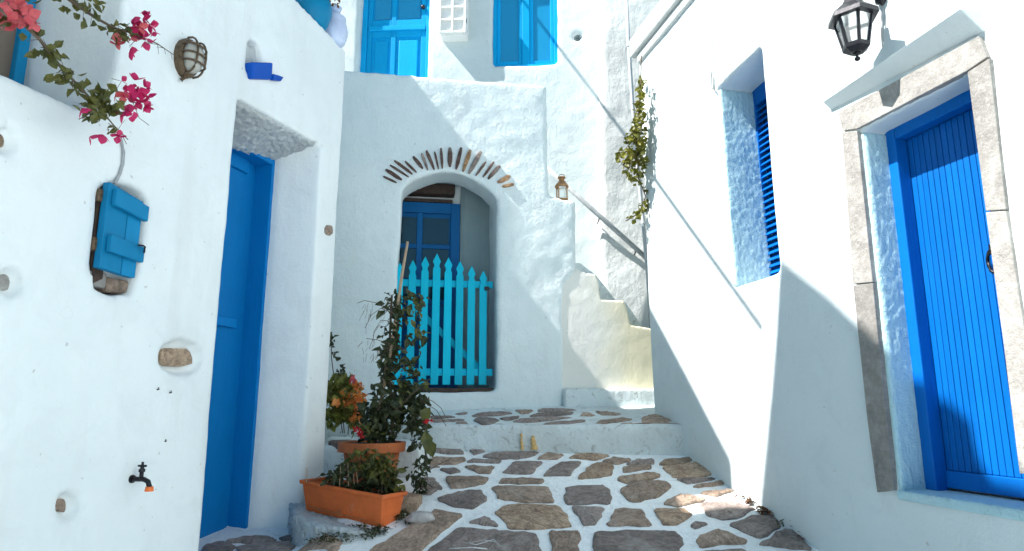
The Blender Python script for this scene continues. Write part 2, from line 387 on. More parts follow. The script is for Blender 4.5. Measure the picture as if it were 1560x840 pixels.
# ------------------------------------------------------------------ the setting: alley ground, step, paving
EDGE = [(-2.4, 6.08), (-1.63, 5.94), (-.72, 5.72), (0, 5.65), (.5, 5.64), (1.7, 5.58), (2.4, 5.55)]
def edge_y(x):
    for (x0, y0), (x1, y1) in zip(EDGE, EDGE[1:]):
        if x <= x1: return y0 + (y1-y0)*max(0, (x-x0))/(x1-x0)
    return EDGE[-1][1]
def ramp_z(x, y):
    z = .27*y if y > 2 else .54 + (y-2)*.12
    if y < -4: z = -.18
    wd = sstep(-1.05, -1.42, x)*sstep(5.1, 4.85, y)
    return z*(1-wd) + wd*min(z, .985 + .10*(y-4.0))
def land_z(x, y): return 1.742 + .17*(y - edge_y(x)) + .012*max(0, -x)
def on_ground(px, py, fn):
    r = ray(px, py); lo, hi = 1.5, 12
    f = lambda t: CAMZ + r.z*t - fn(r.x*t, r.y*t)
    t = lo
    while t < hi and f(t) > 0: t += .05
    a, c = t-.05, t
    for _ in range(24):
        mm = (a+c)/2
        if f(mm) > 0: a = mm
        else: c = mm
    return r.x*a, r.y*a

def grid(name, xs, ys, fn, mat, kind):
    vs = [(x, y, fn(x, y)) for y in ys for x in xs]; k = len(xs)
    fs = [(j*k+i, j*k+i+1, (j+1)*k+i+1, (j+1)*k+i) for j in range(len(ys)-1) for i in range(k-1)]
    mb = MB(); mb.add(vs, fs); o = mb.build(name, mat, smooth=True, origin=(0, 0, 0)); o['kind'] = kind; return o
def lin(a, b, k): return [a + (b-a)*i/k for i in range(k+1)]
gx = lin(-40, -3, 8)[:-1] + lin(-2.6, 2.4, 140) + lin(3, 40, 8)
gy = lin(-40, 1, 8)[:-1] + lin(1, 2.8, 8)[:-1] + lin(2.8, 6.3, 110) + lin(7, 40, 6)
def ground_fn(x, y):
    z = ramp_z(x, min(y, 6.5)) - .004
    if -2.6 < x < 2.4 and 2 < y < 6.6:
        z += noise.noise(Vector((x*2.1, y*2.1, 0)))*.005 + noise.noise(Vector((x*7, y*7, 3)))*.004
    return z
ground = grid('alley_ground', gx, gy, ground_fn, M['joint'], 'structure')

st = MB(); xs_ = lin(-2.4, 2.4, 24); rows = lin(0, 1, 8); top = []
for t in rows:
    for x in xs_:
        y = edge_y(x)*(1-t) + 8.3*t; top.append((x, y, land_z(x, y)))
kx = len(xs_); nr_ = len(rows); bot = [(x, y, 1.0) for x, y, z in top]; off_ = len(top)
fs_ = [(r*kx+i, r*kx+i+1, (r+1)*kx+i+1, (r+1)*kx+i) for r in range(nr_-1) for i in range(kx-1)]
fs_ += [tuple(off_+q for q in reversed(f)) for f in fs_]
loop = [i for i in range(kx)] + [r*kx+kx-1 for r in range(1, nr_)] + [(nr_-1)*kx+i for i in range(kx-2, -1, -1)] + [r*kx for r in range(nr_-2, 0, -1)]
fs_ += [(loop[i], loop[(i+1) % len(loop)], off_+loop[(i+1) % len(loop)], off_+loop[i]) for i in range(len(loop))]
st.add(top+bot, fs_)
step = plaster('landing_step', st, [], M['step'], None, .022, 2, .010, 3); tag(step, kind='structure')

def outline(pts, it=1, jit=.004):
    pts = [Vector(p) for p in pts]
    out = []
    k = len(pts)
    for i in range(k):
        a, c = pts[i], pts[(i+1) % k]; L = (c-a).length
        js = (.07, .28, .5, .72, .93) if L > .09 else (.1, .5, .9)
        out += [a.lerp(c, t) + Vector((random.uniform(-1, 1), random.uniform(-1, 1)))*min(jit, L*.05)*(1 if .1 < t < .9 else .4) for t in js]
    return out
def paver(pts_px, mat, parent, fn, lift=.012, name='paving_stone'):
    pts = [on_ground(x, y, fn) for x, y in pts_px]
    if fn is land_z: pts = [Vector((x, max(y, edge_y(x)+.035))) for x, y in pts]
    o2 = outline(pts, jit=.014)
    cx = sum(p.x for p in o2)/len(o2); cy = sum(p.y for p in o2)/len(o2); c = Vector((cx, cy))
    size = max((p-c).length for p in o2)
    rot = (random.uniform(-1, 1)*.012, random.uniform(-1, 1)*.012)
    def P(q, h): return (q.x, q.y, fn(q.x, q.y) + h + (q.x-cx)*rot[0] + (q.y-cy)*rot[1])
    k = len(o2); gr_ = 1 + .007/max(.05, size); rings = [(1.04*gr_, -.03), (1.02*gr_, lift*.5), (.97, lift), (.55, lift + .003)]
    vs = [P(c + (q-c)*s, h + (random.uniform(-.004, .004) if s < 1 else 0)) for s, h in rings for q in o2] + [P(c, lift+.003)]
    fs = [(r*k+i, r*k+(i+1) % k, (r+1)*k+(i+1) % k, (r+1)*k+i) for r in range(3) for i in range(k)]
    fs += [(3*k+i, 3*k+(i+1) % k, 4*k) for i in range(k)]
    mb = MB(); mb.add(vs, fs); return mb.build(name, mat, parent, smooth=False)
G, W_, T = 'stone_grey', 'stone_brown', 'stone_tan'
LAND = [
 (G, [(720,634),(728,631),(748,629),(774,629),(779,631),(763,633.4),(728,635.4)]), (W_, [(785,626),(811,626),(805,630),(794,631)]),
 (G, [(807,635),(822,630),(860,629),(873,629),(868,633),(840,635)]), (G, [(820,626),(827,624),(850,623.5),(877,625.5),(860,627),(823,627.5)]),
 (G, [(722,641),(728,638),(752,638),(760,642),(745,647),(734,648)]), (G, [(762,638),(790,635.5),(788,638),(775,641),(770,641)]),
 (G, [(783,643),(792,640),(830,636.5),(870,637),(850,641),(800,645)]), (G, [(829,649),(840,645),(890,641),(891,644),(865,649),(836,650.5)]),
 (G, [(694,632),(712,630),(709,632),(700,633)]), (G, [(657,635),(680,635),(693,637),(675,638.5),(658,638.5)]),
 (G, [(660,641),(708,640.5),(690,643),(662,644)]), (G, [(695,645),(710,644.5),(712,646),(700,646)]), (G, [(620,635),(637,634),(639,637),(622,638.5)]),
 (W_, [(884,635),(889,630),(897,630.5),(906,634),(901,635)]), (W_, [(908,628),(926,628.5),(945,632),(938,634),(917,634)]),
 (W_, [(909,646),(915,641.5),(951,638),(961.5,639),(960,642),(938,646),(923,647.5)]), (W_, [(979,637.5),(988,634),(1000,632),(1012,634),(1023,642.5),(1015,647),(980,647)]),
 (W_, [(955,650.5),(969,649.5),(1009,648),(1038,648.5),(1009,651),(968,652)]), (W_, [(946,649.5),(954,647),(964.5,647),(965,649)])]
RAMP = [
 (G, [(653,686),(658,681),(698,682),(706,692),(672,691)]), (G, [(710,685),(747,686),(734,689),(721.5,693),(718,688)]),
 (G, [(737,696),(748,692),(792,689),(821,689.5),(811,695.5),(788,700),(751,698.5)]), (W_, [(819,700),(834,691),(858,694),(848,700)]),
 (T, [(868,698.5),(880,692),(908,692),(928,695),(906,701.5)]), (W_, [(918,704),(934,698),(961,701),(940,708)]),
 (G, [(955,708),(971,701),(995,701),(995,707)]), (T, [(1005,708),(1012,702),(1054,698),(1059,700),(1040,708)]),
 (T, [(1011,712),(1041,709),(1066,702),(1093,721),(1072,726),(1027,727)]), (W_, [(652,702),(660,698.5),(706,698),(708,702),(694,707.5),(653,707.5)]),
 (G, [(712,704.5),(720,701),(763,702),(758,706)]), (W_, [(708,711),(752,712),(746,721.5),(728,721)]), (G, [(671,716),(694,715),(701,719),(686,722)]),
 (G, [(650,711),(670,712),(653,714)]), (G, [(767,721),(783,705),(825,704),(811,721)]), (G, [(829,725),(838,715),(854,706),(884,704.5),(868,725),(840,725)]),
 (T, [(881,729),(900,710),(912,706),(933,709),(932,724),(906,728.5)]), (W_, [(950,713),(991,710),(990,715),(951,720)]),
 (T, [(942,732),(945,727),(990,721),(1004,723),(1003,728),(957,737)]), (W_, [(762,737),(765,731),(807,730),(828,732),(823,737)]),
 (W_, [(680,727.5),(743,728),(737,737.5),(707,743),(688,743)]), (G, [(635,740),(648,728),(662,730),(673,745),(645,743)]), (G, [(640,751),(665,747),(655,754)]),
 (G, [(667,760),(707,749),(732,748),(741,762),(720,775),(693,772.5)]), (W_, [(751,744),(758,742),(833,743),(843,765),(802,766),(760,760)]),
 (G, [(863,743),(918,741),(929,748),(928,767.5),(863,767.5)]), (W_, [(946,747),(960,738),(1000,733),(1014,735),(1021,742),(1001,758),(965,765),(955,760)]),
 (T, [(755,782),(773,771),(810,770),(847,772),(862,785),(868,802),(812,806),(777,805)]), (G, [(872,772),(920,775),(908,799),(888,800)]),
 (W_, [(925,801),(938,777),(977,777),(992,801)]), (T, [(997,777),(1043,777),(1054,785),(1028,799.5),(1010,799)]),
 (W_, [(1012,768),(1035,755),(1050,755),(1075,762),(1035,773)]), (G, [(1069,769),(1086,765.5),(1125,768),(1148,775),(1127,788),(1102,792),(1078,786)]),
 (W_, [(1068,752),(1109,747),(1118,748),(1091,757)]), (W_, [(1057,742),(1104,733),(1102,738),(1066,743)]), (G, [(1032,730.5),(1089,729.5),(1068,734),(1048,737)]),
 (G, [(1111,800),(1148,787),(1178,786),(1189,802),(1156,820)]), (G, [(1157,829),(1195,808),(1207,809.5),(1236,838),(1193,834)]),
 (W_, [(1062,824),(1068,817),(1096,808),(1136,824),(1132,829),(1068,834)]), (G, [(1053,802),(1060,797),(1077,799),(1060,806)]),
 (G, [(908,811),(1000,810),(1028,811),(1039,822),(1034,850),(904,850)]), (W_, [(837,811),(882,811),(880,850),(844,850)]),
 (G, [(645,850),(700,805),(757,810),(813,814),(824,850)]), (G, [(715,797),(740,788),(758,802)]),
 (W_, [(570,835),(618,806),(650,787),(663,777),(703,785),(675,808),(630,850),(560,848)]), (W_, [(452,842),(480,820),(520,826),(508,845)]),
 (G, [(306,848),(312,832),(340,826),(358,833),(352,848)]), (G, [(345,826),(372,819),(408,818),(420,824),(385,829)]), (G, [(362,834),(400,829),(440,826),(448,834),(420,848),(364,848)]), (G, [(425,821),(446,816),(466,822),(452,828)]), (G, [(1060,850),(1070,842),(1130,838),(1150,850)])]
for m_, p_ in RAMP: paver(p_, M[m_], ground, ramp_z)
for m_, p_ in LAND: paver(p_, M[m_], step, land_z)
# brush strokes of white paint on the big grey slab, ochre stains on the riser
for pl in ([(690,836),(712,832),(737,827),(752,829),(764,838)], [(704,830),(726,834),(752,826),(770,842)], [(684,840),(720,838),(742,840)]):
    mb = MB()
    mb.tube([Vector((*q, ramp_z(*q)+.011)) for q in (on_ground(x, y, ramp_z) for x, y in pl)], .006, 5); mb.build('paint_stroke', M['white_paint'], ground, smooth=True)
for x0, x1, y0, y1 in ((791.5, 798, 661, 685.5), (808, 819, 664, 685.5)):
    mb = MB(); a = []
    k = 10
    def rp(px, py):
        r = ray(px, py); x_ = r.x/r.y*5.63; t = (edge_y(x_)-.022)/r.y; return Vector((r.x*t, r.y*t, CAMZ+r.z*t))
    left = [rp(x0 + random.uniform(0, 2.5), y0 + (y1-y0)*i/k) for i in range(k+1)]
    right = [rp(x0 + (x1-x0)*(.55 + .45*i/k) + random.uniform(-1, 1), y0 + (y1-y0)*i/k) for i in range(k+1)]
    bk = Vector((0, .05, 0)); vs = left+right+[v+bk for v in left]+[v+bk for v in right]; q = k+1
    fs = [(i, q+i, q+i+1, i+1) for i in range(k)] + [(i, i+1, 2*q+i+1, 2*q+i) for i in range(k)] + [(q+i, 3*q+i, 3*q+i+1, q+i+1) for i in range(k)]
    mb.add(vs, fs); mb.build('paint_stain', M['ochre_paint'], step, smooth=True)

# kerb under the planter and low ledge at the corner of the left house
kb = MB(); kb.vprism([(-1.55, 4.80), (-1.40, 4.47), (-1.20, 4.27), (-.98, 4.18), (-.80, 4.22), (-.70, 4.36), (-.66, 4.6), (-1.6, 4.9)], .8, [1.235, 1.215, 1.19, 1.165, 1.15, 1.17, 1.2, 1.24])
kerb = plaster('kerb', kb, [], M['kerb'], None, .014, 5, .020, 5, hf=.014); tag(kerb, kind='structure')
lg = MB(); lg.vprism([(-1.47, 5.14), (-.70, 5.12), (-.64, 5.3), (-.66, 5.7), (-1.6, 5.9)], 1.1, [1.62, 1.60, 1.6, 1.62, 1.64])
ledge = plaster('whitewashed_ledge', lg, [], M['step'], None, .022, 3, .012, 6)
tag(ledge, 'low whitewashed ledge at the corner behind the terracotta pots', 'ledge')
mb = MB(); mb.vprism([(-1.40, 5.15), (-1.25, 5.12), (-1.17, 5.22), (-1.3, 5.34), (-1.41, 5.3)], 1.58, 1.645); mb.build('ledge_stone', M['stone_grey'], ledge, bevel=.008)

# ------------------------------------------------------------------ LEFT HOUSE
lh = thing('left_house', (-2.6, 3.2, .9), 'whitewashed house on the left with a tall recessed blue door and wall niche', 'house')
sol = MB().box(LW, -4.9, 0, .2, 4.89, 0, 1.45)
uN, _ = LW.hit(368, 150); uNb, _ = LW.hit(301, 835); uF, vT = LW.hit(484, 214); uFb, vB = LW.hit(443, 787)
DN = (uN+uNb)/2; DF = (uF+uFb)/2
MB().box(LW, -11.5, -4.89, -.4, 4.86, .01, 1.45).build('wall', M['wall_left'], lh)
cut_door = MB().prism(LW, [(DN, .7), (DF, .7), (DF, vT-.03), (DN, LW.hit(368, 152)[1])], -.3, .62)
spl = MB().hexa([LW.p(DF-.02, .7, -.06), LW.p(DF+.12, .7, -.06), LW.p(DF-.0, .7, .30), LW.p(DF-.02, .7, .30), LW.p(DF-.02, vT-.03, -.06), LW.p(DF+.10, vT+.03, -.06), LW.p(DF, vT-.03, .3), LW.p(DF-.02, vT-.03, .3)])
un, vn = LW.hit(100, 160); ue, _ = LW.hit(178, 105)
cut_niche = MB().prism(LW, [(-3.6, vn-.03), (ue-.14, vn+.015), (ue-.03, vn+.12), (ue, vn+.3), (ue-.02, 4.6), (-3.6, 4.6)], -.3, .62)
us0, vs1 = LW.hit(160, 276); us1, vs0 = LW.hit(214, 448)
sh_nb, _ = LW.hit(140, 440)
cut_small = MB().prism(LW, [LW.hit(x, y) for x, y in ((143, 442), (172, 452), (203, 450), (214, 400), (226, 318), (224, 298), (200, 283), (165, 277), (150, 290), (140, 400))], -.1, .16)
cut_spout = MB().prism(LW, [LW.hit(x, y) for x, y in ((376, 112), (379, 66), (386, 60), (399, 72), (401, 112))], -.1, .12)
holes = []
STN = [(8, 214, 9, 11, .03), (15, 430, 10, 13, .03), (275, 545, 25, 15, .03), (102, 771, 9, 11, .03), (501, 351, 6, 8, .03)]
for cx, cy, rx, ry, d in STN:
    holes.append(MB().prism(LW, [LW.hit(cx + 3 + (rx+11)*math.cos(a), cy + (ry+12)*math.sin(a)) for a in [i*math.pi/6 for i in range(12)]], -.05, .055))
plaster('wall', sol, [cut_door, spl, cut_niche, cut_small, cut_spout] + holes[:4], M['wall_left'], lh, .022, 3, .009, 1)
def blob(P, cx, cy, rx, ry, n0, n1, mat, parent, name='stone', k=11, sq=.8):
    poly = []
    for i in range(k):
        a = 2*math.pi*i/k; c, s = math.cos(a), math.sin(a)
        poly.append((cx + rx*math.copysign(abs(c)**sq, c)*random.uniform(.9, 1.06), cy + ry*math.copysign(abs(s)**sq, s)*random.uniform(.88, 1.08)))
    pu = [P.hit(x, y) for x, y in poly]; cu = sum(a for a, _ in pu)/k; cv = sum(c for _, c in pu)/k
    vs = [P.p(u, v, n1) for u, v in pu] + [P.p(u, v, n0+.004) for u, v in pu] + [P.p(cu+(u-cu)*.75, cv+(v-cv)*.75, n0 + random.uniform(-.003, .003)) for u, v in pu] + [P.p(cu, cv, n0-.003)]
    fs = [(r*k+i, r*k+(i+1) % k, (r+1)*k+(i+1) % k, (r+1)*k+i) for r in range(2) for i in range(k)] + [(2*k+i, 2*k+(i+1) % k, 3*k) for i in range(k)]
    mb = MB(); mb.add(vs, fs); return mb.build(name, mat, parent)
for (cx, cy, rx, ry, d), mm, dd in zip(STN, ('stone_tan', 'marble', 'stone_tan', 'stone_brown', 'stone_brown'), (.034, .032, .024, .034, -.006)):
    blob(LW, cx, cy, rx, ry, dd, .09, M[mm], lh, k=13, sq=.7)
# rough stones over the door
mb = MB()
lv = LW.hit(368, 152)[1]
plaster('lintel_plaster', MB().hexa([LW.p(DN-.03, lv-.03, .035), LW.p(DF+.05, vT-.02, .03), LW.p(DF+.03, vT-.15, .40), LW.p(DN-.03, lv-.18, .40), LW.p(DN-.03, lv+.05, .035), LW.p(DF+.05, vT+.05, .03), LW.p(DF+.03, vT+.05, .40), LW.p(DN-.03, lv+.03, .40)]), [], M['rough_grey'], lh, .015, 1, .008, 23, hf=.016)
plaster('slot_stone', MB().prism(LW, [LW.hit(x, y) for x, y in ((374, 112), (378, 66), (400, 72), (403, 112))], .05, .14), [], M['rough_grey'], lh, .012, 1, .006, 24, hf=.014)
# door frame and door
fd = .35
fu0 = DN-.05; fu1, fv1 = LW.hit(420, 240, fd); fv0 = .88
fu1b, _ = LW.hit(376, 808, fd); fu1 = DF+.03; fv1 = LW.hit(414, 237, fd)[1]
mb = MB(); fw = .055
mb.box(LW, fu1-fw, fu1, fv0, fv1, fd, fd+.22); mb.box(LW, fu0, fu1-fw-.001, fv1-.07, fv1-.001, fd+.001, fd+.219)
mb.build('door_frame', M['blue_left'], lh, bevel=.006)
dr = MB(); du0, du1, dv0, dv1, dn = DN-.05, fu1-fw, .92, fv1-.07, fd+.14
dr.box(LW, du0, du1, dv0, dv1, dn+.012, dn+.05); door = dr.build('door', M['blue_left'], lh)
vm = LW.hit(352, 493, dn)[1]
for a, c, e, g in ((du0, du1-.105, vm-.03, vm+.035), (du0, du1-.105, dv1-.10, dv1)):
    MB().box(LW, a, c, e, g, dn-.012, dn+.02).build('door_rail', M['blue_left'], door, bevel=.005)
MB().box(LW, DN-.06, DF+.04, .7, .965, fd-.06, fd+.24).build('threshold', M['step'], lh, bevel=.02)
# niche window
nw = MB(); a0, b0 = LW.hit(40, 55, .55); a1, b1 = LW.hit(33, 131, .55)
U1 = a0+.02; V0 = vn+.02; V1 = 4.5; U0 = -3.45
for bx in ((U1-.055, U1, V0, V1), (U0, U1-.056, V0, V0+.07), (U0, U1-.056, V1-.07, V1)): nw.box(LW, *bx, .54, .60)
win = nw.build('niche_window', M['blue_small'], lh, bevel=.006)
MB().box(LW, U0, U1-.05, V0+.06, V1-.06, .575, .59).build('pane', M['glass_brown'], win)
# small blue shutter over the wall hatch
s = MB(); TLp, BLp, BRp, TRp = LW.hit(167, 277, -.04), LW.hit(151, 409, -.04), LW.hit(206, 424, -.04), LW.hit(219, 308, -.04)
def lerp2(a, b, t): return (a[0]+(b[0]-a[0])*t, a[1]+(b[1]-a[1])*t)
shut = MB().prism(LW, [lerp2(TLp, BLp, .985), TLp, lerp2(TLp, TRp, .58), lerp2(BLp, BRp, .58)], -.04, .0).build('hatch_shutter', M['blue_small'], lh, bevel=.004)
MB().prism(LW, [lerp2(BLp, BRp, .60), lerp2(TLp, TRp, .60), TRp, BRp], -.039, .001).build('board', M['blue_small'], shut, bevel=.004)
MB().prism(LW, [LW.hit(x, y) for x, y in ((145, 432), (143, 400), (152, 292), (166, 279), (176, 284), (160, 425))], .012, .03).build('hatch_gap_shade', M['wood_dark'], lh, bevel=.004)  # dark strip that paints in the shade of the gap left of the shutter
for t0, t1 in ((.06, .26), (.60, .80)):
    a, c = lerp2(TLp, BLp, t0), lerp2(TLp, BLp, t1); e, g = lerp2(TRp, BRp, t0+.0), lerp2(TRp, BRp, t1)
    MB().prism(LW, [lerp2(a, e, .09), lerp2(a, e, 1.05), lerp2(c, g, 1.05), lerp2(c, g, .09)], -.072, -.041).build('batten', M['blue_small'], shut, bevel=.006)
for px, py in ((153, 299), (145, 373)):
    u, v = LW.hit(px, py); MB().box(LW, u-.02, u+.03, v-.03, v+.035, -.010, .03).build('hinge', M['rust'], shut, bevel=.008)
u, v = LW.hit(213, 375, -.08); mb = MB()
mb.tube([LW.p(u-.02, v, -.088), LW.p(u+.0, v, -.10), LW.p(u+.022, v, -.09), LW.p(u+.026, v-.03, -.085)], .005, 6); mb.build('latch', M['iron'], shut, smooth=True)
mb = MB().box(LW, *[LW.hit(142, 0)[0]*0 + x for x in (LW.hit(141, 420)[0], LW.hit(168, 420)[0])], LW.hit(150, 437)[1], LW.hit(150, 412)[1], .015, .12); mb.build('hatch_sill', M['marble'], lh, bevel=.012)
MB().prism(LW, [LW.hit(x, y) for x, y in ((168, 445), (202, 447), (206, 428), (170, 420))], .03, .15).build('hatch_stone', M['stone_brown'], lh, bevel=.015)
# blue spout above the door
mb = MB(); c0 = LW.hit(391, 110); k = 9
P0 = [(c0[0] - .062 + .124*i/(k-1), c0[1] + .045 - .085*math.sin(math.pi*i/(k-1))**.5) for i in range(k)]
mb = MB(); a = LW.hit(375, 96); bq = LW.hit(407, 97); cq = LW.hit(409, 122); dq = LW.hit(379, 121)
mb.hexa([LW.p(*dq, -.03), LW.p(*cq, -.03), LW.p(*cq, .1), LW.p(*dq, .1), LW.p(*a, -.05), LW.p(*bq, -.05), LW.p(*bq, .1), LW.p(*a, .1)])
sp = mb.build('drain_spout', M['royal'], lh, bevel=.012)
mb = MB(); cq1 = LW.hit(424, 119); cq2 = LW.hit(420, 125)
mb.prism(LW, [LW.hit(408, 114), LW.hit(416, 116), cq1, cq2, LW.hit(409, 123)], -.045, -.01); mb.build('spout_lip', M['royal'], sp, bevel=.004)
# rough stones exposed over the recess and slots
for px, py in ((240, 593), (259, 598), (251, 672)):
    u, v = LW.hit(px, py); MB().tube([LW.p(u, v+.008, -.006), LW.p(u, v, -.010), LW.p(u, v-.006, .02)], .004, 5).build('wall_hook', M['iron'], lh)
# unseen shade walls added above the left roof, outlined to cast the alley's shadows
XP = Plane((-2.4, 0), (0, 1), (-1, 0))
MB().prism(XP, [(3.5, 4.7), (3.46, 6.40), (3.27, 7.11), (3.05, 8.03), (2.64, 7.85), (2.26, 7.63), (2.11, 7.66), (1.99, 7.6), (1.97, 7.42), (1.9, 7.34), (1.75, 7.37), (1.5, 7.2), (.5, 6.6), (.3, 4.7)], 0, .3).build('shade_wall', M['wall_left'], lh)
MB().prism(XP, [(5.40, 4.7), (5.40, 7.66), (3.816, 6.50), (3.78, 4.7)], .002, .3).build('shade_gable', M['wall_left'], lh)
rl = thing('shade_house', (-4.2, 5.9, 1.2), 'unseen tall block added behind the left house to cast shade', 'house')
MB().box(Plane((-2.9, 0), (0, 1), (-1, 0)), 5.70, 6.45, .5, 7.6, 0, 2.5).build('wall', M['wall_back'], rl)  # unseen block added to throw the diagonal shade on the arched front
MB().box(Plane((-2.9, 0), (0, 1), (-1, 0)), 5.26, 5.699, .5, 6.86, .002, 2.4).build('shade_house_low', M['wall_back'], rl)  # lower added block, top set to shade the landing but not the bench

# ------------------------------------------------------------------ ARCHED TOWER with stair wall
tw = thing('arched_house', (-.6, 7.0, 1.8), 'whitewashed block with a slate fringed arch over the picket gate', 'house')
uR = FW.hit(833, 200)[0]; uS = FW.hit(878, 360)[0]; vS = FW.hit(858, 301)[1]; vTop = 5.30
sol = MB().prism(FW, [(-2.6, .8), (-2.6, vTop+.02), (uR, vTop-.01), (uR+.015, vS), (uS, vS-.03), (uS, FW.hit(878, 412)[1]), (FW.hit(858, 440)[0], FW.hit(858, 440)[1]), (FW.hit(854, 440)[0], .8)], 0, .27)
blk = MB().box(FW, -2.6, -.03, .8, 4.42, .2, .76); slb = MB().box(FW, -2.6, -.95, 5.0, 5.24, .5, 1.45)
ua = FW.hit(605, 450)[0]; ub = FW.hit(757, 450)[0]; vs_l = FW.hit(608, 290)[1]; vs_r = FW.hit(755, 303)[1]; va = FW.hit(680, 263)[1]; v0 = 2.04
arc = [(ua-.02, v0), (ua+.015, vs_l)]
for i in range(1, 12):
    t = i/12; uu = ua + (ub-ua)*t; base = vs_l + (vs_r-vs_l)*t
    arc.append((uu, base + (va-(vs_l+vs_r)/2)*math.sin(math.pi*t)**.75))
arc += [(ub, vs_r), (ub, v0)]
cut1 = MB().prism(FW, arc, -.4, .42); cut2 = MB().box(FW, ua-.05, ub+.0, v0, 4.34, .38, .70)
plaster('wall', sol, [cut1, cut2], M['wall_tower'], tw, .026, 4, .014, 2, adds=[blk, slb])
VO = [(170,302,92,265,12,0),(200,285,105,225,22,0),(240,268,130,198,14,0),(262,252,155,172,18,0),(285,242,218,177,14,0),(322,220,265,150,20,0),(350,228,315,130,16,1),
 (388,225,342,115,18,0),(413,222,390,120,12,0),(435,218,427,100,16,0),(480,208,478,98,28,0),(515,222,545,97,24,0),(555,235,598,112,26,2),(588,248,660,120,30,1),
 (628,262,688,180,14,0),(670,270,735,180,16,0),(700,280,770,205,26,0),(755,300,830,262,30,2),(782,325,850,312,22,2)]
for x1, y1, x2, y2, wd, mt in VO:
    q1 = Vector((560+x1/3.818, 200+y1/3.818)); q2 = Vector((560+x2/3.818, 200+y2/3.818)); d = (q2-q1); nn = Vector((-d.y, d.x)).normalized()*wd/3.818/2
    pl = [q1 - nn*.45, q1 + d*.3 - nn*random.uniform(.8, 1), q1 + d*.75 - nn*random.uniform(.85, 1.1), q2 - nn*.55, q2 + nn*.5, q1 + d*.7 + nn*random.uniform(.8, 1.1), q1 + d*.3 + nn*random.uniform(.8, 1), q1 + nn*.4]
    MB().prism(FW, [FW.hit(p.x, p.y) for p in pl], -.018 + random.uniform(-.006, .004), .06).build('arch_stone', M[('stone_red', 'stone_grey', 'stone_ochre')[mt]], tw, bevel=.004, seg=1)
MB().box(FW, FW.hit(699, 450, .66)[0]+.004, ub-.004, v0, 4.34, .655, .72).build('inner_wall', M['inner'], tw)  # separate panel, darker grey than the chamber plaster beside it
# inner door
gn = .60
ud0 = FW.hit(604, 450, gn)[0]-.06; ud1 = FW.hit(699, 450, gn)[0]; vd1 = FW.hit(660, 309, gn)[1]
fm = MB()
for bx in ((ud1-.10, ud1, v0, vd1), (ud0, ud1-.101, vd1-.12, vd1)): fm.box(FW, *bx, gn, gn+.06)
fm.build('inner_door_frame', M['blue_dark'], tw, bevel=.006)
dm = MB().box(FW, ud0, ud1-.1, v0+.02, vd1-.12, gn+.035, gn+.06); idoor = dm.build('inner_door', M['blue_dark'], tw)
um = FW.hit(638, 400, gn)[0]; vrows = [vd1-.14, FW.hit(650, 375, gn)[1], FW.hit(650, 428, gn)[1], 3.0]
MB().box(FW, um-.03, um+.03, v0+.02, vd1-.12, gn+.01, gn+.036).build('door_stile', M['blue_dark'], idoor, bevel=.004)
for v in vrows[1:]:
    MB().box(FW, ud0, um-.031, v-.025, v+.025, gn+.012, gn+.036).build('door_rail', M['blue_dark'], idoor, bevel=.004)
    MB().box(FW, um+.031, ud1-.1, v-.025, v+.025, gn+.012, gn+.036).build('door_rail', M['blue_dark'], idoor, bevel=.004)
for v_a, v_b in zip(vrows, vrows[1:]):
    for a, c in ((ud0+.02, um-.035), (um+.035, ud1-.12)):
        MB().box(FW, a, c, v_b+.03, v_a-.03, gn+.025, gn+.034).build('pane', M['glass_dark'], idoor)
MB().box(FW, ua-.08, FW.hit(693, 290, gn)[0], FW.hit(650, 297, gn)[1], FW.hit(650, 281, gn)[1], gn-.06, gn+.1).build('lintel_beam', M['wood_dark'], tw, bevel=.02)
MB().box(FW, ua-.08, FW.hit(690, 300, gn)[0], vd1+.005, vd1+.045, gn-.01, gn+.1).build('lintel_beam', M['wood_dark'], tw, bevel=.012)
MB().box(FW, ua+.2, ub+.02, v0-.01, v0+.035, .06, .30).build('door_sill', M['wood_dark'], tw, bevel=.008)

# picket gate
gp = .14
gt = thing('picket_gate', FW.p((ua+ub)/2, v0, gp), 'turquoise pointed picket gate standing in the arch', 'gate')
PK = [(607, 400), (627, 396), (646, 390.5), (664, 386), (682, 392), (700, 397.5), (718, 405), (736, 412)]
pw = .075
for px, py in PK:
    u = FW.hit(px, 470, gp)[0]; vt = FW.hit(px, py, gp)[1]; vb = FW.hit(px, 586.5, gp)[1]; h = pw/2
    MB().prism(FW, [(u-h, vb), (u-h, vt-.16), (u-h*.72, vt-.14), (u-h*.72, vt-.115), (u-h*1.08, vt-.085), (u, vt), (u+h*1.08, vt-.085), (u+h*.72, vt-.115), (u+h*.72, vt-.14), (u+h, vt-.16), (u+h, vb)], gp, gp+.022).build('picket', M['turq'], gt, bevel=.003, seg=1)
gu0, gu1 = ua+.0, ub-.02
for py in (432, 567):
    v = FW.hit(690, py, gp)[1]; MB().box(FW, gu0, gu1, v-.035, v+.035, gp+.024, gp+.05).build('rail', M['turq'], gt, bevel=.003)
a = FW.hit(628, 470, gp); c = FW.hit(745, 572, gp)
MB().prism(FW, [(a[0], a[1]), (a[0]+.03, a[1]+.055), (c[0], c[1]+.03), (c[0]-.03, c[1]-.025)], gp+.052, gp+.075).build('brace', M['turq'], gt, bevel=.003)
u, v = FW.hit(741, 440, gp); MB().box(FW, u-.02, u+.03, v-.02, v+.02, gp-.012, gp-.002).build('gate_latch', M['iron'], gt, bevel=.003)

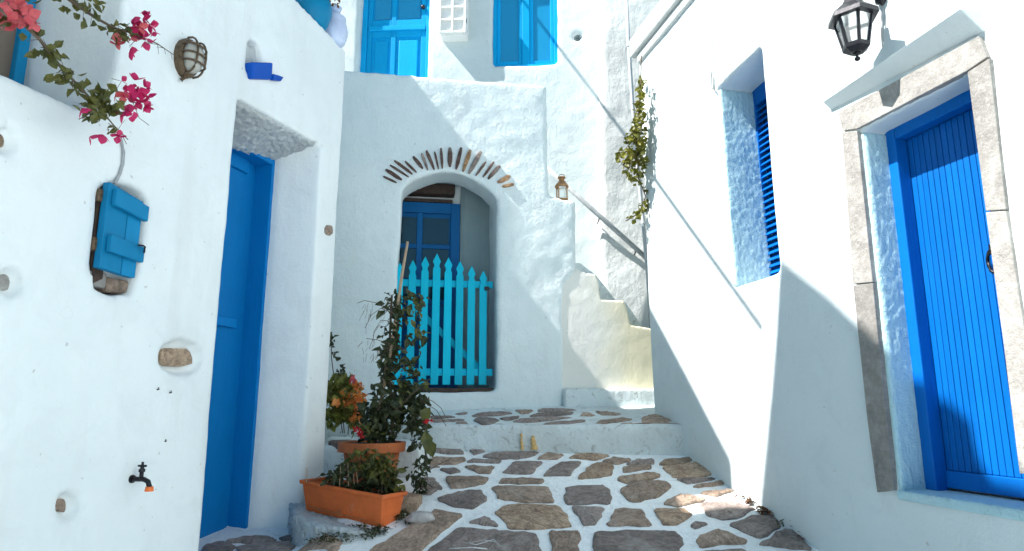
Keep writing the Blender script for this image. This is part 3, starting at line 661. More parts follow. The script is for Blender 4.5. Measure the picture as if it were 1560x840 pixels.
# stair wall, steps, bench
sw = thing('staircase', FW.p(.8, 1.9, .5), 'whitewashed outside staircase with a stepped side wall tinted cream for bounced light', 'staircase')
SN = .02
pts = [(850, 420), (880, 410), (893, 417), (907, 418.5), (911, 428), (915, 457), (950, 459.5), (953, 466), (961, 496), (996, 502), (1003, 511), (1030, 515), (1030, 640), (850, 640)]
sol = MB().prism(FW, FW.uv(pts, SN), SN, SN+.2)
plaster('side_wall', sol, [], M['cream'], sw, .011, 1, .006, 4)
for q in ([(872, 400), (884, 401), (909, 420), (938, 458), (938, 640), (872, 640)], [(939, 459), (951, 459), (980, 498), (980, 640), (939, 640)], [(981, 499), (998, 501), (1024, 525), (1024, 640), (981, 640)]):
    MB().prism(FW, FW.uv(q, SN+.2), SN+.19, SN+.62).build('stair_step', M['step'], sw, bevel=.012)
bn = FW.hit(858, 600, -.03); b1 = FW.hit(1006, 600, .0)
vbt = FW.hit(930, 592, .12)[1]
bt = MB().box(FW, bn[0], b1[0]+.25, 1.5, vbt, -.10, SN+.05)
bench = plaster('low_bench_step', bt, [], M['step'], None, .02, 4, .01, 8); tag(bench, 'low whitewashed step at the foot of the cream-tinted stair wall', 'step')

# handrail and lantern on the shoulder
hr = thing('handrail', (1.1, 7.15, 3.6), 'pale wooden handrail slanting down along the staircase', 'handrail')
ra, rb = CW.hit(828, 252, -.12), CW.hit(1000, 407, -.12)
MB().tube([CW.p(*ra, -.12), CW.p(*lerp2(ra, rb, .5), -.115), CW.p(*rb, -.12)], .027, 10).build('rail', M['cable_grey'], hr, smooth=True)
for t in (.5, .82):
    q = lerp2(ra, rb, t); MB().tube([CW.p(q[0], q[1]-.01, -.11), CW.p(q[0], q[1]-.05, -.09), CW.p(q[0], q[1]-.05, .05)], .008, 6).build('rail_bracket', M['iron'], hr, smooth=True)
lp = FW.p(FW.hit(856, 300, .12)[0], vS+.0, .12)
ln = thing('candle_lantern', lp, 'small brass candle lantern on the white shoulder beside the stairs', 'lantern')
q = .055
MB().box(Plane((lp.x, lp.y), (1, .15), (-.15, 1)), -q, q, lp.z-.005, lp.z+.02, -q, q).build('base', M['copper'], ln, bevel=.004)
LP_ = Plane((lp.x, lp.y), (1, .15), (-.15, 1))
for sx in (-1, 1):
    for sy in (-1, 1):
        MB().box(LP_, sx*.045-.006, sx*.045+.006, lp.z+.02, lp.z+.15, sy*.045-.006, sy*.045+.006).build('post', M['copper'], ln)
MB().box(LP_, -.038, .038, lp.z+.021, lp.z+.149, -.038, .038).build('glass', M['lamp_glass'], ln)
MB().lathe((lp.x, lp.y, lp.z), [(.075, .15), (.078, .16), (.04, .215), (.03, .22), (.03, .25), (.044, .252), (.044, .262), (.02, .27)], 12).build('roof', M['copper'], ln)
mb = MB(); mb.tube([Vector((lp.x + .035*math.cos(a), lp.y, lp.z + .268 + .03*math.sin(a))) for a in [math.pi*i/8 for i in range(9)]], .004, 6); mb.build('ring', M['copper'], ln, smooth=True)

# ------------------------------------------------------------------ BACK HOUSE
bh = thing('back_house', (-.6, 8.6, 3), 'white upper house with sky blue door and window behind the arched block', 'house')
sol = MB().box(BW, -3.6, 1.7, 3.0, 7.8, 0, 1.6)
bd0 = BW.hit(547, 60)[0]; bd1 = BW.hit(652, 60)[0]; bw0 = BW.hit(750, 60)[0]; bw1 = BW.hit(850, 60)[0]; bwv = BW.hit(800, 99)[1]
vfl = 5.25
cd = MB().box(BW, bd0, bd1, vfl, 7.45, -.2, .22); cwn = MB().box(BW, bw0, bw1, bwv, 7.6, -.2, .2)
hu, hv = BW.hit(880, 58)
hole = MB().lathe(BW.p(hu, hv, 0), [(.05, -.2), (.06, .1), (.03, .3)], 10, axis=BW.n + Vector((0, 0, .4)))
plaster('wall', sol, [cd, cwn, hole], M['wall_back'], bh, .032, 3, .012, 9)
nd = .10
fm = MB()
for bx in ((bd0, bd0+.07, vfl, 7.45), (bd1-.045, bd1, vfl, 7.45), (bd0+.071, bd1-.046, 7.38, 7.45)): fm.box(BW, *bx, nd, nd+.1)
fm.build('door_frame', M['blue_back'], bh, bevel=.006)
l0, l1 = bd0+.072, bd1-.047
leaf = MB().box(BW, l0, l1, vfl+.02, 7.38, nd+.05, nd+.08).build('door', M['blue_back'], bh)
def vy(py): return BW.hit(600, py, nd)[1]
def ux(px): return BW.hit(px, 50, nd)[0]
mid = ux(599)
for a, c, e, g in ((l0, l0+.06, vfl+.02, 7.38), (l1-.07, l1, vfl+.02, 7.38), (mid-.03, mid+.03, vfl+.02, 7.38)):
    MB().box(BW, a, c, e, g, nd+.025, nd+.052).build('door_stile', M['blue_back'], leaf, bevel=.004)
for a, c in ((l0+.061, mid-.031), (mid+.031, l1-.071)):
    for v_a, v_b in ((vy(55), vy(29)), (vfl+.03, vfl+.2), (vy(-62), vy(-45))):
        MB().box(BW, a, c, v_a, v_b, nd+.026, nd+.053).build('door_rail', M['blue_back'], leaf, bevel=.004)
    MB().box(BW, a+.04, c-.04, vfl+.24, vy(60), nd+.032, nd+.052).build('door_panel', M['blue_back'], leaf, bevel=.012)
    MB().box(BW, a+.02, c-.02, vy(27), vy(-43), nd+.040, nd+.052).build('pane', M['glass_blue'], leaf, bevel=.003)
MB().box(BW, l0+.02, l1-.01, vy(46), vy(39), nd-.0, nd+.024).build('drip_board', M['blue_back'], leaf, bevel=.006)
ku, kv = BW.hit(645, 12, nd); mb = MB(); mb.lathe(BW.p(ku, kv, nd+.03), [(.012, 0), (.012, .03), (.028, .04), (.03, .055), (.015, .07)], 12, axis=-BW.n); mb.build('door_knob', M['iron'], leaf, smooth=True)
nwd = .09
fm = MB()
for bx in ((bw0, bw0+.05, bwv, 7.6), (bw1-.05, bw1, bwv, 7.6), (bw0+.051, bw1-.051, bwv, bwv+.06), (bw0+.051, bw1-.051, 7.54, 7.6)): fm.box(BW, *bx, nwd, nwd+.1)
wf = fm.build('window', M['blue_back'], bh, bevel=.006)
cm = BW.hit(801, 50, nwd)[0]
MB().box(BW, cm-.05, cm+.05, bwv+.061, 7.539, nwd+.015, nwd+.09).build('mullion', M['blue_back'], wf, bevel=.006)
for a, c in ((bw0+.051, cm-.051), (cm+.051, bw1-.051)):
    for bx in ((a, a+.045, bwv+.061, 7.539), (c-.045, c, bwv+.061, 7.539), (a+.046, c-.046, bwv+.061, bwv+.12), (a+.046, c-.046, 7.46, 7.539)):
        MB().box(BW, *bx, nwd+.03, nwd+.07).build('sash_rail', M['blue_back'], wf, bevel=.005)
    MB().box(BW, a+.045, c-.045, bwv+.12, 7.46, nwd+.05, nwd+.065).build('pane', M['glass_blue'], wf)
# meter box
m0 = BW.hit(670, 40, -.16)[0]; m1 = BW.hit(708, 40, -.16)[0]; mv = BW.hit(690, 53, -.16)[1]
mbx = thing('meter_box', BW.p((m0+m1)/2, mv, -.08), 'white wall box with a barred front between the upper door and window', 'wall box')
MB().box(BW, m0+.01, m1+.03, mv, mv+.95, -.13, .02).build('body', M['metal_white'], mbx, bevel=.008)
for uu in (m0, (m0+m1)/2, m1): MB().box(BW, uu-.014, uu+.014, mv+.03, mv+.94, -.165, -.131).build('bar', M['metal_white'], mbx, bevel=.003)
hh = BW.hit(690, 33, -.16)[1]-BW.hit(690, 52, -.16)[1]
for i in range(6):
    for a, c in ((m0+.0145, (m0+m1)/2-.0145), ((m0+m1)/2+.0145, m1-.0145)):
        v = mv+.045+i*hh
        if v < mv+.93: MB().box(BW, a, c, v-.014, v+.014, -.163, -.131).build('bar', M['metal_white'], mbx, bevel=.003)
MB().box(BW, m1+.002, m1+.02, BW.hit(712, 33, -.16)[1], BW.hit(712, 28, -.16)[1], -.15, -.13).build('lock', M['iron'], mbx)

# ------------------------------------------------------------------ REAR SIDE WALL, pipe
rs = thing('rear_house', (1.9, 8.0, 2), 'rough plastered white house corner behind the staircase', 'house')
sol = MB().hexa([(.94, 7.25, 1.5), (4.2, 7.05, 1.5), (4.2, 9, 1.5), (.94, 9, 1.5), (1.13, 7.25, 7.8), (4.3, 7.05, 7.8), (4.3, 9, 7.8), (1.13, 9, 7.8)])
bul = MB().hexa([(1.2, 7.1, 1.5), (4.2, 6.95, 1.5), (4.2, 7.6, 1.5), (1.2, 7.6, 1.5), (1.3, 7.22, 7.8), (4.3, 7.0, 7.8), (4.3, 7.6, 7.8), (1.3, 7.6, 7.8)])
plaster('wall', sol, [], M['wall_rough'], rs, .034, 6, .018, 11)
pp = thing('drain_pipe', (1.45, 7.0, 2.5), 'thin grey drain pipe running down the rough wall behind the vine', 'pipe')
PT = [(953, -20), (958, 70), (963, 150), (972, 260), (980, 340), (987, 420), (992, 500)]
mb = MB(); mb.tube([CW.p(*CW.hit(x, y, -.16), -.16) for x, y in PT], .022, 10); mb.build('pipe', M['pipe_grey'], pp, smooth=True)
for i in (1, 4):
    x, y = PT[i]; c = CW.p(*CW.hit(x, y, -.16), -.16); MB().lathe(c, [(.028, -.012), (.028, .012)], 10).build('pipe_clip', M['pipe_grey'], pp)
    
# ------------------------------------------------------------------ RIGHT HOUSE
rh = thing('right_house', (2.9, 3.6, 1), 'sunlit white house on the right with bright blue door and louvred window', 'house')
uc = (6.1-4.03)/.9733
sol = MB().prism(RW, [(-3.7, .2), (uc-.0, .2), (uc+.04, 5.44), (-3.7, 5.44)], 0, 2.5)
wTL, wTR, wBL = RW.hit(1091, 136), RW.hit(1157, 72), RW.hit(1116, 440); wBR = RW.hit(1191, 414)
cw_ = MB().prism(RW, [(wTL[0], wTL[1]), (wTR[0], wTR[1]), ((wTR[0]+wBR[0])/2, wBR[1]+.03), ((wTR[0]+wBR[0])/2+.03, wBR[1]), (wBL[0], wBL[1])], -.2, .40)
dTL, dTR, dBL, dBR = RW.hit(1311, 199), RW.hit(1477, 111), RW.hit(1366, 747), RW.hit(1556, 690)
dv0 = RW.hit(1400, 752)[1]
dU1 = (dTL[0]+dBL[0])/2; dU0 = (dTR[0]+dBR[0])/2
cd_ = MB().prism(RW, [(dU1, dv0-.02), (dU1, dTL[1]), (dU0, dTR[1]), (dU0, dv0-.02)], -.2, .30)
toe = MB().hexa([RW.p(-3.7, .2, -.16), RW.p(.9, .2, -.1), RW.p(.9, .2, .2), RW.p(-3.7, .2, .2), RW.p(-3.7, .75, -.0), RW.p(.9, 1.25, .01), RW.p(.9, 1.25, .2), RW.p(-3.7, .75, .2)])
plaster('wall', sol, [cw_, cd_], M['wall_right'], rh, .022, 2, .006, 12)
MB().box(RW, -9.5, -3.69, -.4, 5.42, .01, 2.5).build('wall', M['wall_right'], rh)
# cornice
mb = MB().prism(RW, [(-3.7, 5.40), (uc+.10, 5.40), (uc+.10, 5.60), (-3.7, 5.60)], -.07, .5); mb.build('cornice', M['wall_rough'], rh, bevel=.02)
mb = MB().box(RW, -3.7, uc+.02, 5.30, 5.40, -.03, .4); mb.build('cornice_moulding', M['wall_rough'], rh, bevel=.02)
# louvred window
wn = .30
wl, wr = wTL[0]+.02, wTR[0]-.02; wv1 = wTL[1]+.01; wv0 = wBL[1]-.005
stl = .075
fmw = MB().box(RW, wl-stl, wl, wv0, wv1, wn, wn+.05).box(RW, wr, wr+stl, wv0, wv1, wn, wn+.05).box(RW, wr+stl+.001, wl-stl-.001, wv1-.14, wv1, wn+.001, wn+.049).box(RW, wr+stl+.001, wl-stl-.001, wv0, wv0+.11, wn+.001, wn+.049)
shw = fmw.build('louvred_shutter', M['blue_right'], rh, bevel=.004)
ns = 27; sv0, sv1 = wv0+.12, wv1-.15
for i in range(ns):
    v = sv0 + (sv1-sv0)*(i+.5)/ns; hh = (sv1-sv0)/ns
    MB().prism(Plane(RW.p(0, 0, 0).xy, RW.n.xy, RW.d.xy), [(wn-.004, v-hh*.45), (wn+.004, v-hh*.52), (wn+.05, v+hh*.50), (wn+.042, v+hh*.58)], wr+stl+.002, wl-stl-.002).build('slat', M['blue_right'], shw)
MB().box(RW, wr+stl, wl-stl, sv0-.02, sv1+.02, wn+.06, wn+.07).build('backing_board', M['blue_dark'], shw)
for py in (205, 395):
    v = RW.hit(1145, py, wn)[1]; MB().box(RW, wl-.02, wl-.003, v-.05, v+.05, wn-.012, wn+.01).build('hinge', M['blue_right'], shw, bevel=.003)
MB().box(RW, wl+.004-.02, wl+.02-.012, wv0, wv1-.02, .05, .06) if False else None
# painted far reveals: thin lime coats
plaster('door_reveal', MB().prism(RW, [(dU1-.018, dv0-.01), (dU1-.022, dTL[1]-.01), (dU1+.04, dTL[1]-.01), (dU1+.04, dv0-.01)], .008, .20), [], M['reveal_blue'], rh, .011, 1, .004, 21, hf=.002)
plaster('window_reveal', MB().prism(RW, [(wBL[0]-.030, wBL[1]+.01), (wTL[0]-.030, wTL[1]-.01), (wTL[0]+.04, wTL[1]-.01), (wBL[0]+.04, wBL[1]+.01)], .012, .32), [], M['reveal_blue'], rh, .012, 1, .004, 22, hf=.002)
# door surround stones
def slab(px, mat='marble', n0=-.020, n1=.05, name='surround_stone'):
    return MB().prism(RW, RW.uv(px), n0, n1).build(name, M[mat], rh, bevel=.003)
slab([(1281, 172), (1496, 56), (1509, 88), (1478, 109), (1310, 197), (1288, 200)])
slab([(1287, 202), (1310, 200), (1330, 395), (1334, 430), (1304, 433)])
slab([(1304, 435), (1334, 432), (1350, 590), (1366, 747), (1341, 750), (1326, 640)])
slab([(1479, 111), (1512, 90), (1538, 320), (1507, 322)]); slab([(1507, 324), (1538, 322), (1570, 530), (1602, 720), (1559, 722), (1534, 522)])
hdl = RW.hit(1265, 157); hdr = RW.hit(1495, 18)
MB().hexa([RW.p(hdl[0], hdl[1]-.045, -.004), RW.p(hdr[0], hdr[1]-.095, -.004), RW.p(hdr[0], hdr[1]-.095, .05), RW.p(hdl[0], hdl[1]-.045, .05),
           RW.p(hdl[0], hdl[1], -.055), RW.p(hdr[0], hdr[1], -.115), RW.p(hdr[0], hdr[1]+.02, .05), RW.p(hdl[0], hdl[1]+.02, .05)]).build('drip_ledge', M['wall_right'], rh, bevel=.006)
# door
dn = .15
fv1 = dTL[1]+.02; fw2 = .08
fm = MB().box(RW, dU1-fw2, dU1+.02, dv0, fv1+.02, dn, dn+.08).box(RW, dU0-.02, dU0+fw2-.01, dv0, fv1+.02, dn, dn+.08).box(RW, dU0+fw2-.009, dU1-fw2-.001, fv1-.085, fv1+.02, dn+.001, dn+.079)
fm.build('door_frame', M['blue_right'], rh, bevel=.006)
pn = dn+.075
dleaf = MB().box(RW, dU0+fw2-.02, dU1-fw2+.01, dv0+.015, fv1-.08, pn+.012, pn+.04).build('door', M['blue_right'], rh)
NP = 15; pu0, pu1 = dU0+fw2-.01, dU1-fw2
for i in range(NP):
    a = pu0 + (pu1-pu0)*i/NP; c = pu0 + (pu1-pu0)*(i+1)/NP
    MB().box(RW, a+.0018, c-.0018, dv0+.1, fv1-.086, pn + random.uniform(-.001, .001), pn+.014).build('plank', M['blue_right'], dleaf, bevel=.003)
MB().box(RW, pu0, pu1, dv0+.015, dv0+.098, pn-.012, pn+.014).build('kick_board', M['blue_right'], dleaf, bevel=.004)
ru, rv = RW.hit(1512, 388, pn-.03)
mb = MB(); mb.tube([RW.p(ru + .028*math.cos(a), rv - .03 + .055*math.sin(a), pn-.03) for a in [2*math.pi*i/16 for i in range(17)]], .008, 6); mb.build('door_pull', M['iron'], dleaf, smooth=True)
MB().box(RW, ru-.012, ru+.012, rv+.0, rv+.05, pn-.035, pn).build('pull_plate', M['iron'], dleaf, bevel=.004)
MB().box(RW, dU0-.05, dU1+.0, dv0-.045, dv0+.002, -.015, .3).build('door_sill', M['reveal_blue'], rh, bevel=.012)
cb = thing('wall_cable', RW.p(*RW.hit(1086, 60), -.01), 'thin white cable hanging down the right wall to the louvred window', 'cable')
mb = MB(); mb.tube([RW.p(*RW.hit(x, y), -.008) for x, y in ((1080, -30), (1083, 20), (1086, 70), (1088, 105), (1089, 135))], .007, 6); mb.tube([RW.p(*RW.hit(x, y), -.010) for x, y in ((1087, 100), (1084, 118), (1084, 132), (1092, 140))], .006, 6); mb.build('cable', M['cable_white'], cb, smooth=True)

oc = thing('overhead_cable', (-1.1, 5.6, 7.5), 'cable crossing high over the alley whose thin shadow falls on the walls', 'cable')
w2 = BW.p(*BW.hit(853, 75)) - SUN*(1.7/SUN.x); w1 = RW.p(*RW.hit(1110, 430)) - SUN*(2.9/SUN.x)
MB().tube([w2 + (w2-w1)*.6, w2, w1, w1 + (w1-w2)*.12], .02, 6).build('cable', M['cable_grey'], oc, smooth=True)
# wall lantern
wa = RW.p(*RW.hit(1346, 4), 0); lc = wa - RW.n*.205; 
wl_ = thing('wall_lantern', wa, 'black six sided lantern on an iron bracket above the right blue door', 'lantern')
zt = 3.915; zb = 3.74
def hexr(mb, r0, z0, r1, z1, a0=.3):
    A = [Vector((lc.x + r0*math.cos(a0+i*math.pi/3), lc.y + r0*math.sin(a0+i*math.pi/3), z0)) for i in range(6)]
    B_ = [Vector((lc.x + r1*math.cos(a0+i*math.pi/3), lc.y + r1*math.sin(a0+i*math.pi/3), z1)) for i in range(6)]
    mb.add(A+B_, [(i, (i+1) % 6, 6+(i+1) % 6, 6+i) for i in range(6)] + [tuple(reversed(range(6))), tuple(range(6, 12))]); return A, B_
mb = MB(); hexr(mb, .125, zt-.02, .122, zt+.005); hexr(mb, .121, zt+.006, .06, zt+.06); hexr(mb, .059, zt+.061, .028, zt+.12); hexr(mb, .027, zt+.121, .022, zt+.19); mb.build('roof', M['iron'], wl_)
mb = MB(); A, B_ = hexr(mb, .058, zb, .088, zt-.021); mb.build('glass', M['lamp_glass'], wl_)
for a, c in zip(A, B_): MB().tube([a, c], .009, 6).build('corner_bar', M['iron'], wl_)
mb = MB(); hexr(mb, .066, zb-.012, .070, zb+.008); hexr(mb, .036, zb-.035, .064, zb-.013); mb.build('base', M['iron'], wl_)
mb = MB(); mb.lathe((lc.x, lc.y, zb-.035), [(.004, -.045), (.014, -.037), (.014, -.028), (.006, -.02), (.008, -.01), (.02, 0)], 12); mb.build('finial', M['iron'], wl_, smooth=True)
mb = MB(); mb.tube([Vector((lc.x, lc.y, zt+.18)), Vector((lc.x, lc.y, zt+.26)), lc.lerp(wa, .3) + Vector((0, 0, 4.22-lc.z)), lc.lerp(wa, .75) + Vector((0, 0, 4.20-lc.z)), Vector((wa.x, wa.y, 4.12)) - RW.n*.02], .012, 8)
mb.tube([Vector((wa.x, wa.y, 4.12)) - RW.n*(.03 + .045*(1-math.cos(a))) + Vector((0, 0, .03*math.sin(a)-.03)) for a in [2*math.pi*i/14 for i in range(15)]], .008, 6)
mb.build('bracket', M['iron'], wl_, smooth=True)
MB().lathe(wa + Vector((0, 0, .05)) - RW.n*.012, [(.0, -.07), (.03, -.05), (.035, .0), (.03, .12), (.01, .16)], 12).build('wall_plate', M['iron'], wl_, smooth=True)
wpx, wpv = RW.hit(1344, 30); 
mb = MB(); mb.tube([wa + Vector((0, 0, -.03)) - RW.n*.008, RW.p(*RW.hit(1346, 30), -.008), RW.p(*RW.hit(1345, 58), -.008), RW.p(*RW.hit(1344, 75), .01)], .006, 6); mb.build('wire', M['cable_grey'], wl_, smooth=True)

# ------------------------------------------------------------------ things on the left wall
blp = LW.p(*LW.hit(284, 92), 0)
bl = thing('bulkhead_lamp', blp, 'rusty caged oval lamp on the left wall above the blue door', 'lamp')
bu, bv = LW.hit(281, 90)
def ov(n, ru, rv, k=16): return [LW.p(bu + ru*math.cos(2*math.pi*i/k)*(1), bv + rv*math.sin(2*math.pi*i/k), n) for i in range(k)]
def ovloft(rings, k=16):
    mb = MB(); vs = [p for n, ru, rv in rings for p in ov(n, ru, rv, k)]
    fs = [(r*k+i, r*k+(i+1) % k, (r+1)*k+(i+1) % k, (r+1)*k+i) for r in range(len(rings)-1) for i in range(k)] + [tuple(range(k)), tuple(range((len(rings)-1)*k, len(rings)*k))]
    return mb.add(vs, fs)
ovloft([(.02, .076, .118), (-.03, .076, .118), (-.045, .07, .11)]).build('base', M['rust'], bl, smooth=False)
ovloft([(-.03, .06, .10), (-.08, .056, .092), (-.10, .042, .07), (-.108, .02, .03)]).build('glass', M['frost_glass'], bl, smooth=True)
for off in (-.5, .5):
    mb = MB(); mb.tube([LW.p(bu + off*.066, bv + .108*math.cos(a), -.04 - .078*math.sin(a)**.6) for a in [math.pi*i/12 for i in range(13)]], .006, 6); mb.build('cage_bar', M['rust'], bl, smooth=True)
for off in (-.5, .05, .6):
    mb = MB(); mb.tube([LW.p(bu + .07*math.cos(a), bv + off*.09, -.04 - .078*math.sin(a)**.6) for a in [math.pi*i/12 for i in range(13)]], .006, 6); mb.build('cage_bar', M['rust'], bl, smooth=True)
mb = MB(); u_, v_ = LW.hit(274, 118); mb.tube([LW.p(u_, v_+.06, -.02), LW.p(u_+.01, v_, -.03), LW.p(u_, v_-.02, -.01)], .012, 6); mb.build('conduit', M['rust'], bl, smooth=True)
# conduit cable
cc = thing('conduit', LW.p(*LW.hit(184, 240), -.01), 'thin grey cable curving down to the small blue wall hatch', 'cable')
mb = MB(); mb.tube([LW.p(*LW.hit(x, y), -.012) for x, y in ((176, 205), (182, 215), (185, 232), (184, 250), (179, 266), (172, 280))], .008, 6); mb.build('cable', M['cable_grey'], cc, smooth=True)
# tap
tu, tv = LW.hit(200, 730); tp = LW.p(tu, tv, 0)
ta = thing('water_tap', tp, 'dark metal garden tap with an orange spout cap on the left wall', 'tap')
D = -LW.n; U = Vector((0, 0, 1)); dd = LW.d
mb = MB(); b0 = tp + D*0.0000
mb.tube([b0 - D*0.0234, b0 + D*0.0234, b0 + D*0.0702 + dd*.005, b0 + D*0.1014 - U*0.0094, b0 + D*0.1131 - U*0.0351], .012, 10); mb.tube([b0 + D*0.0585, b0 + D*0.0585 + U*0.0390], .010, 10); mb.build('body', M['iron'], ta, smooth=True)
mb = MB(); mb.lathe(b0 + D*0.0585 + U*0.0351, [(.015, 0), (.015, .014), (.009, .016), (.009, .028), (.006, .036), (.006, .048)], 10); mb.build('stem', M['iron'], ta)
MB().tube([b0 + D*0.0351 + U*0.0640, b0 + D*0.0819 + U*0.0640], .0055, 8).build('handle', M['iron'], ta, smooth=True)
MB().lathe(b0 + D*0.1131 - U*0.0546, [(.021, 0), (.018, .022)], 12).build('spout_cap', M['orange'], ta)
MB().lathe(b0, [(.022, -.004), (.019, .012)], 12, axis=D).build('flange', M['iron'], ta)

# ------------------------------------------------------------------ pots
def pot(name, c, prof, mat, label, cat, soil=None, rim=None, seg=28):
    t = thing(name, c, label, cat)
    mb = MB(); mb.lathe(c, prof, seg); mb.build('body', mat, t, smooth=True)
    if rim: mb = MB(); mb.lathe(c, rim, seg); mb.build('rim', mat, t, smooth=False)
    if soil: mb = MB(); mb.lathe(c, [(soil[0], soil[1]-.02), (soil[0], soil[1])], 16); mb.build('soil', M['soil'], t)
    return t
pc = Vector((-1.0, 4.84, 1.31))
pot('round_pot', pc, [(.14, 0), (.16, .02), (.20, .30)], M['terra_dark'], 'round terracotta flower pot behind the long planter', 'flower pot', (.205, .335), [(.235, .28), (.24, .345), (.21, .345), (.205, .30)])
# roof pots
c = at(476, 20, 5.3); c.z = 4.87
pot('blue_pot', c, [(.07, 0), (.12, .04), (.152, .14), (.155, .2), (.13, .29), (.10, .32), (.115, .36)], M['pot_blue'], 'round blue painted pot standing on the left roof edge', 'pot', (.1, .33))
c2 = at(510, 45, 5.55); c2.z = 4.86; c2.y = min(c2.y, 5.02)
pr = [(.06, 0)]
for i in range(7): pr += [(.085 + .02*math.sin(math.pi*min(1, i/5)), .02 + i*.036), (.098 + .02*math.sin(math.pi*min(1, i/5)), .036 + i*.036)]
pr += [(.05, .29), (.045, .32), (.058, .35)]
pot('ridged_jar', c2, pr, M['pot_pale'], 'pale blue ridged jar behind the blue pot on the roof', 'jar')
c3 = at(430, -4, 5.0); c3.z = 4.86
pot('roof_pot', c3, [(.06, 0), (.08, .12), (.085, .13)], M['terra_dark'], 'small brown clay pot left of the blue pot on the roof', 'flower pot', (.07, .12))

# planter
A0 = Vector((-1.404, 4.64, 1.215)); B0 = Vector((-.813, 4.294, 1.165))
pdir = (B0-A0); pdir.z = 0; pl_ = pdir.length; PP = Plane(A0.xy, pdir.xy, Vector((-pdir.y, pdir.x)).xy)
pt = thing('planter_box', (A0+B0)/2, 'long orange terracotta planter trough on the kerb by the left wall', 'planter')
wP = .19; hP = .20
def zt_(u, h): return A0.z + (B0.z-A0.z)*u/pl_ + h
def trough(mb, o, h0, h1, i0=0.0):
    a = [(-o*0+i0, i0*.0 + 0), (pl_-i0, 0), (pl_-i0, wP), (i0, wP)]
    return a
def ring(o, h): return [PP.p(u, zt_(u, h), n) for u, n in ((-o, -o), (pl_+o, -o), (pl_+o, wP+o), (-o, wP+o))]
def loft(rs, cap0=True, cap1=False):
    mb = MB(); vs = [p for r in rs for p in r]; fs = [(k*4+i, k*4+(i+1) % 4, (k+1)*4+(i+1) % 4, (k+1)*4+i) for k in range(len(rs)-1) for i in range(4)]
    if cap0: fs.append((3, 2, 1, 0))
    if cap1: fs.append(tuple(range((len(rs)-1)*4, len(rs)*4)))
    return mb.add(vs, fs)
loft([ring(-.012, .0), ring(.012, hP-.025), ring(-.002, hP-.025), ring(-.025, .02)]).build('body', M['terracotta'], pt, bevel=.006)
loft([ring(.012, hP-.027), ring(.026, hP-.024), ring(.028, hP), ring(.004, hP), ring(.004, hP-.03)], cap0=False).build('rim', M['terracotta'], pt, bevel=.004)
loft([ring(-.004, hP-.06), ring(.0, hP-.035)], True, True).build('soil', M['soil'], pt)
MB().box(PP, pl_*.45, pl_*.52, zt_(pl_*.5, .02), zt_(pl_*.5, .055), -.008, .01).build('drain_plug', M['terra_dark'], pt, bevel=.003)
MB().prism(PP, [(pl_*.12, zt_(pl_*.12, .03)), (pl_*.8, zt_(pl_*.8, .022)), (pl_*.8, zt_(pl_*.8, .032)), (pl_*.12, zt_(pl_*.12, .04))], -.004, .006).build('moulding', M['terra_dark'], pt)

# pebble, mossy stone
rk = Vector((*on_ground(640, 797, ramp_z), 0)); rk.z = ramp_z(rk.x, rk.y)
def rock(name, c, rx, ry, rz, mat, label, cat, seed=0):
    bm = bmesh.new(); bmesh.ops.create_icosphere(bm, subdivisions=3, radius=1)
    for v in bm.verts:
        d = 1 + .28*noise.noise(v.co*1.6 + Vector((seed, 0, 0))) + .1*noise.noise(v.co*4)
        v.co = Vector((v.co.x*rx*d, v.co.y*ry*d, v.co.z*rz*d))
    me = bpy.data.meshes.new(name); bm.to_mesh(me); bm.free(); me.materials.append(mat)
    me.polygons.foreach_set('use_smooth', [True]*len(me.polygons))
    o = link(bpy.data.objects.new(name, me), None, c); return tag(o, label, cat)
rock('pebble', rk + Vector((0, 0, .03)), .085, .06, .045, M['rock'], 'smooth grey rock lying beside the terracotta planter', 'rock', 2)
q = on_ground(620, 785, ramp_z)
mb = MB(); mb.vprism([(q[0]-.10, q[1]+.02), (q[0]+.045, q[1]+.05), (q[0]+.075, q[1]+.2), (q[0]-.05, q[1]+.32), (q[0]-.14, q[1]+.2)], 1.0, ramp_z(*q)+.105)
mo = mb.build('mossy_block', M['stone_tan'], None, bevel=.015); tag(mo, 'tan mossy stone block behind the right end of the planter', 'stone')

# ------------------------------------------------------------------ plants
def rnd(): return Vector((random.gauss(0, 1), random.gauss(0, 1), random.gauss(0, 1))).normalized()
def cloud(ells, t, L, Wd, dz=None, down=.2):
    mb = MB()
    for cx, cy, rx, ry, k in ells:
        for _ in range(int(k*1.25)):
            while True:
                v = Vector((random.uniform(-1, 1), random.uniform(-1, 1), random.uniform(-1, 1)))
                if v.length < 1: break
            tt = t + v.z*(dz if dz else min(rx, ry)*t/1000)
            p = at(cx + v.x*rx, cy + v.y*ry, tt)
            d = rnd(); d.z -= down; s = random.choice((random.uniform(.5, .8), random.uniform(.8, 1.1), random.uniform(1.1, 1.5)))
            nr = rnd()*.7 + Vector((0, -.5, .6))
            mb.leaf(p, d, nr, L*s, Wd*s, random.uniform(.1, .4), random.uniform(0, .35))
    return mb
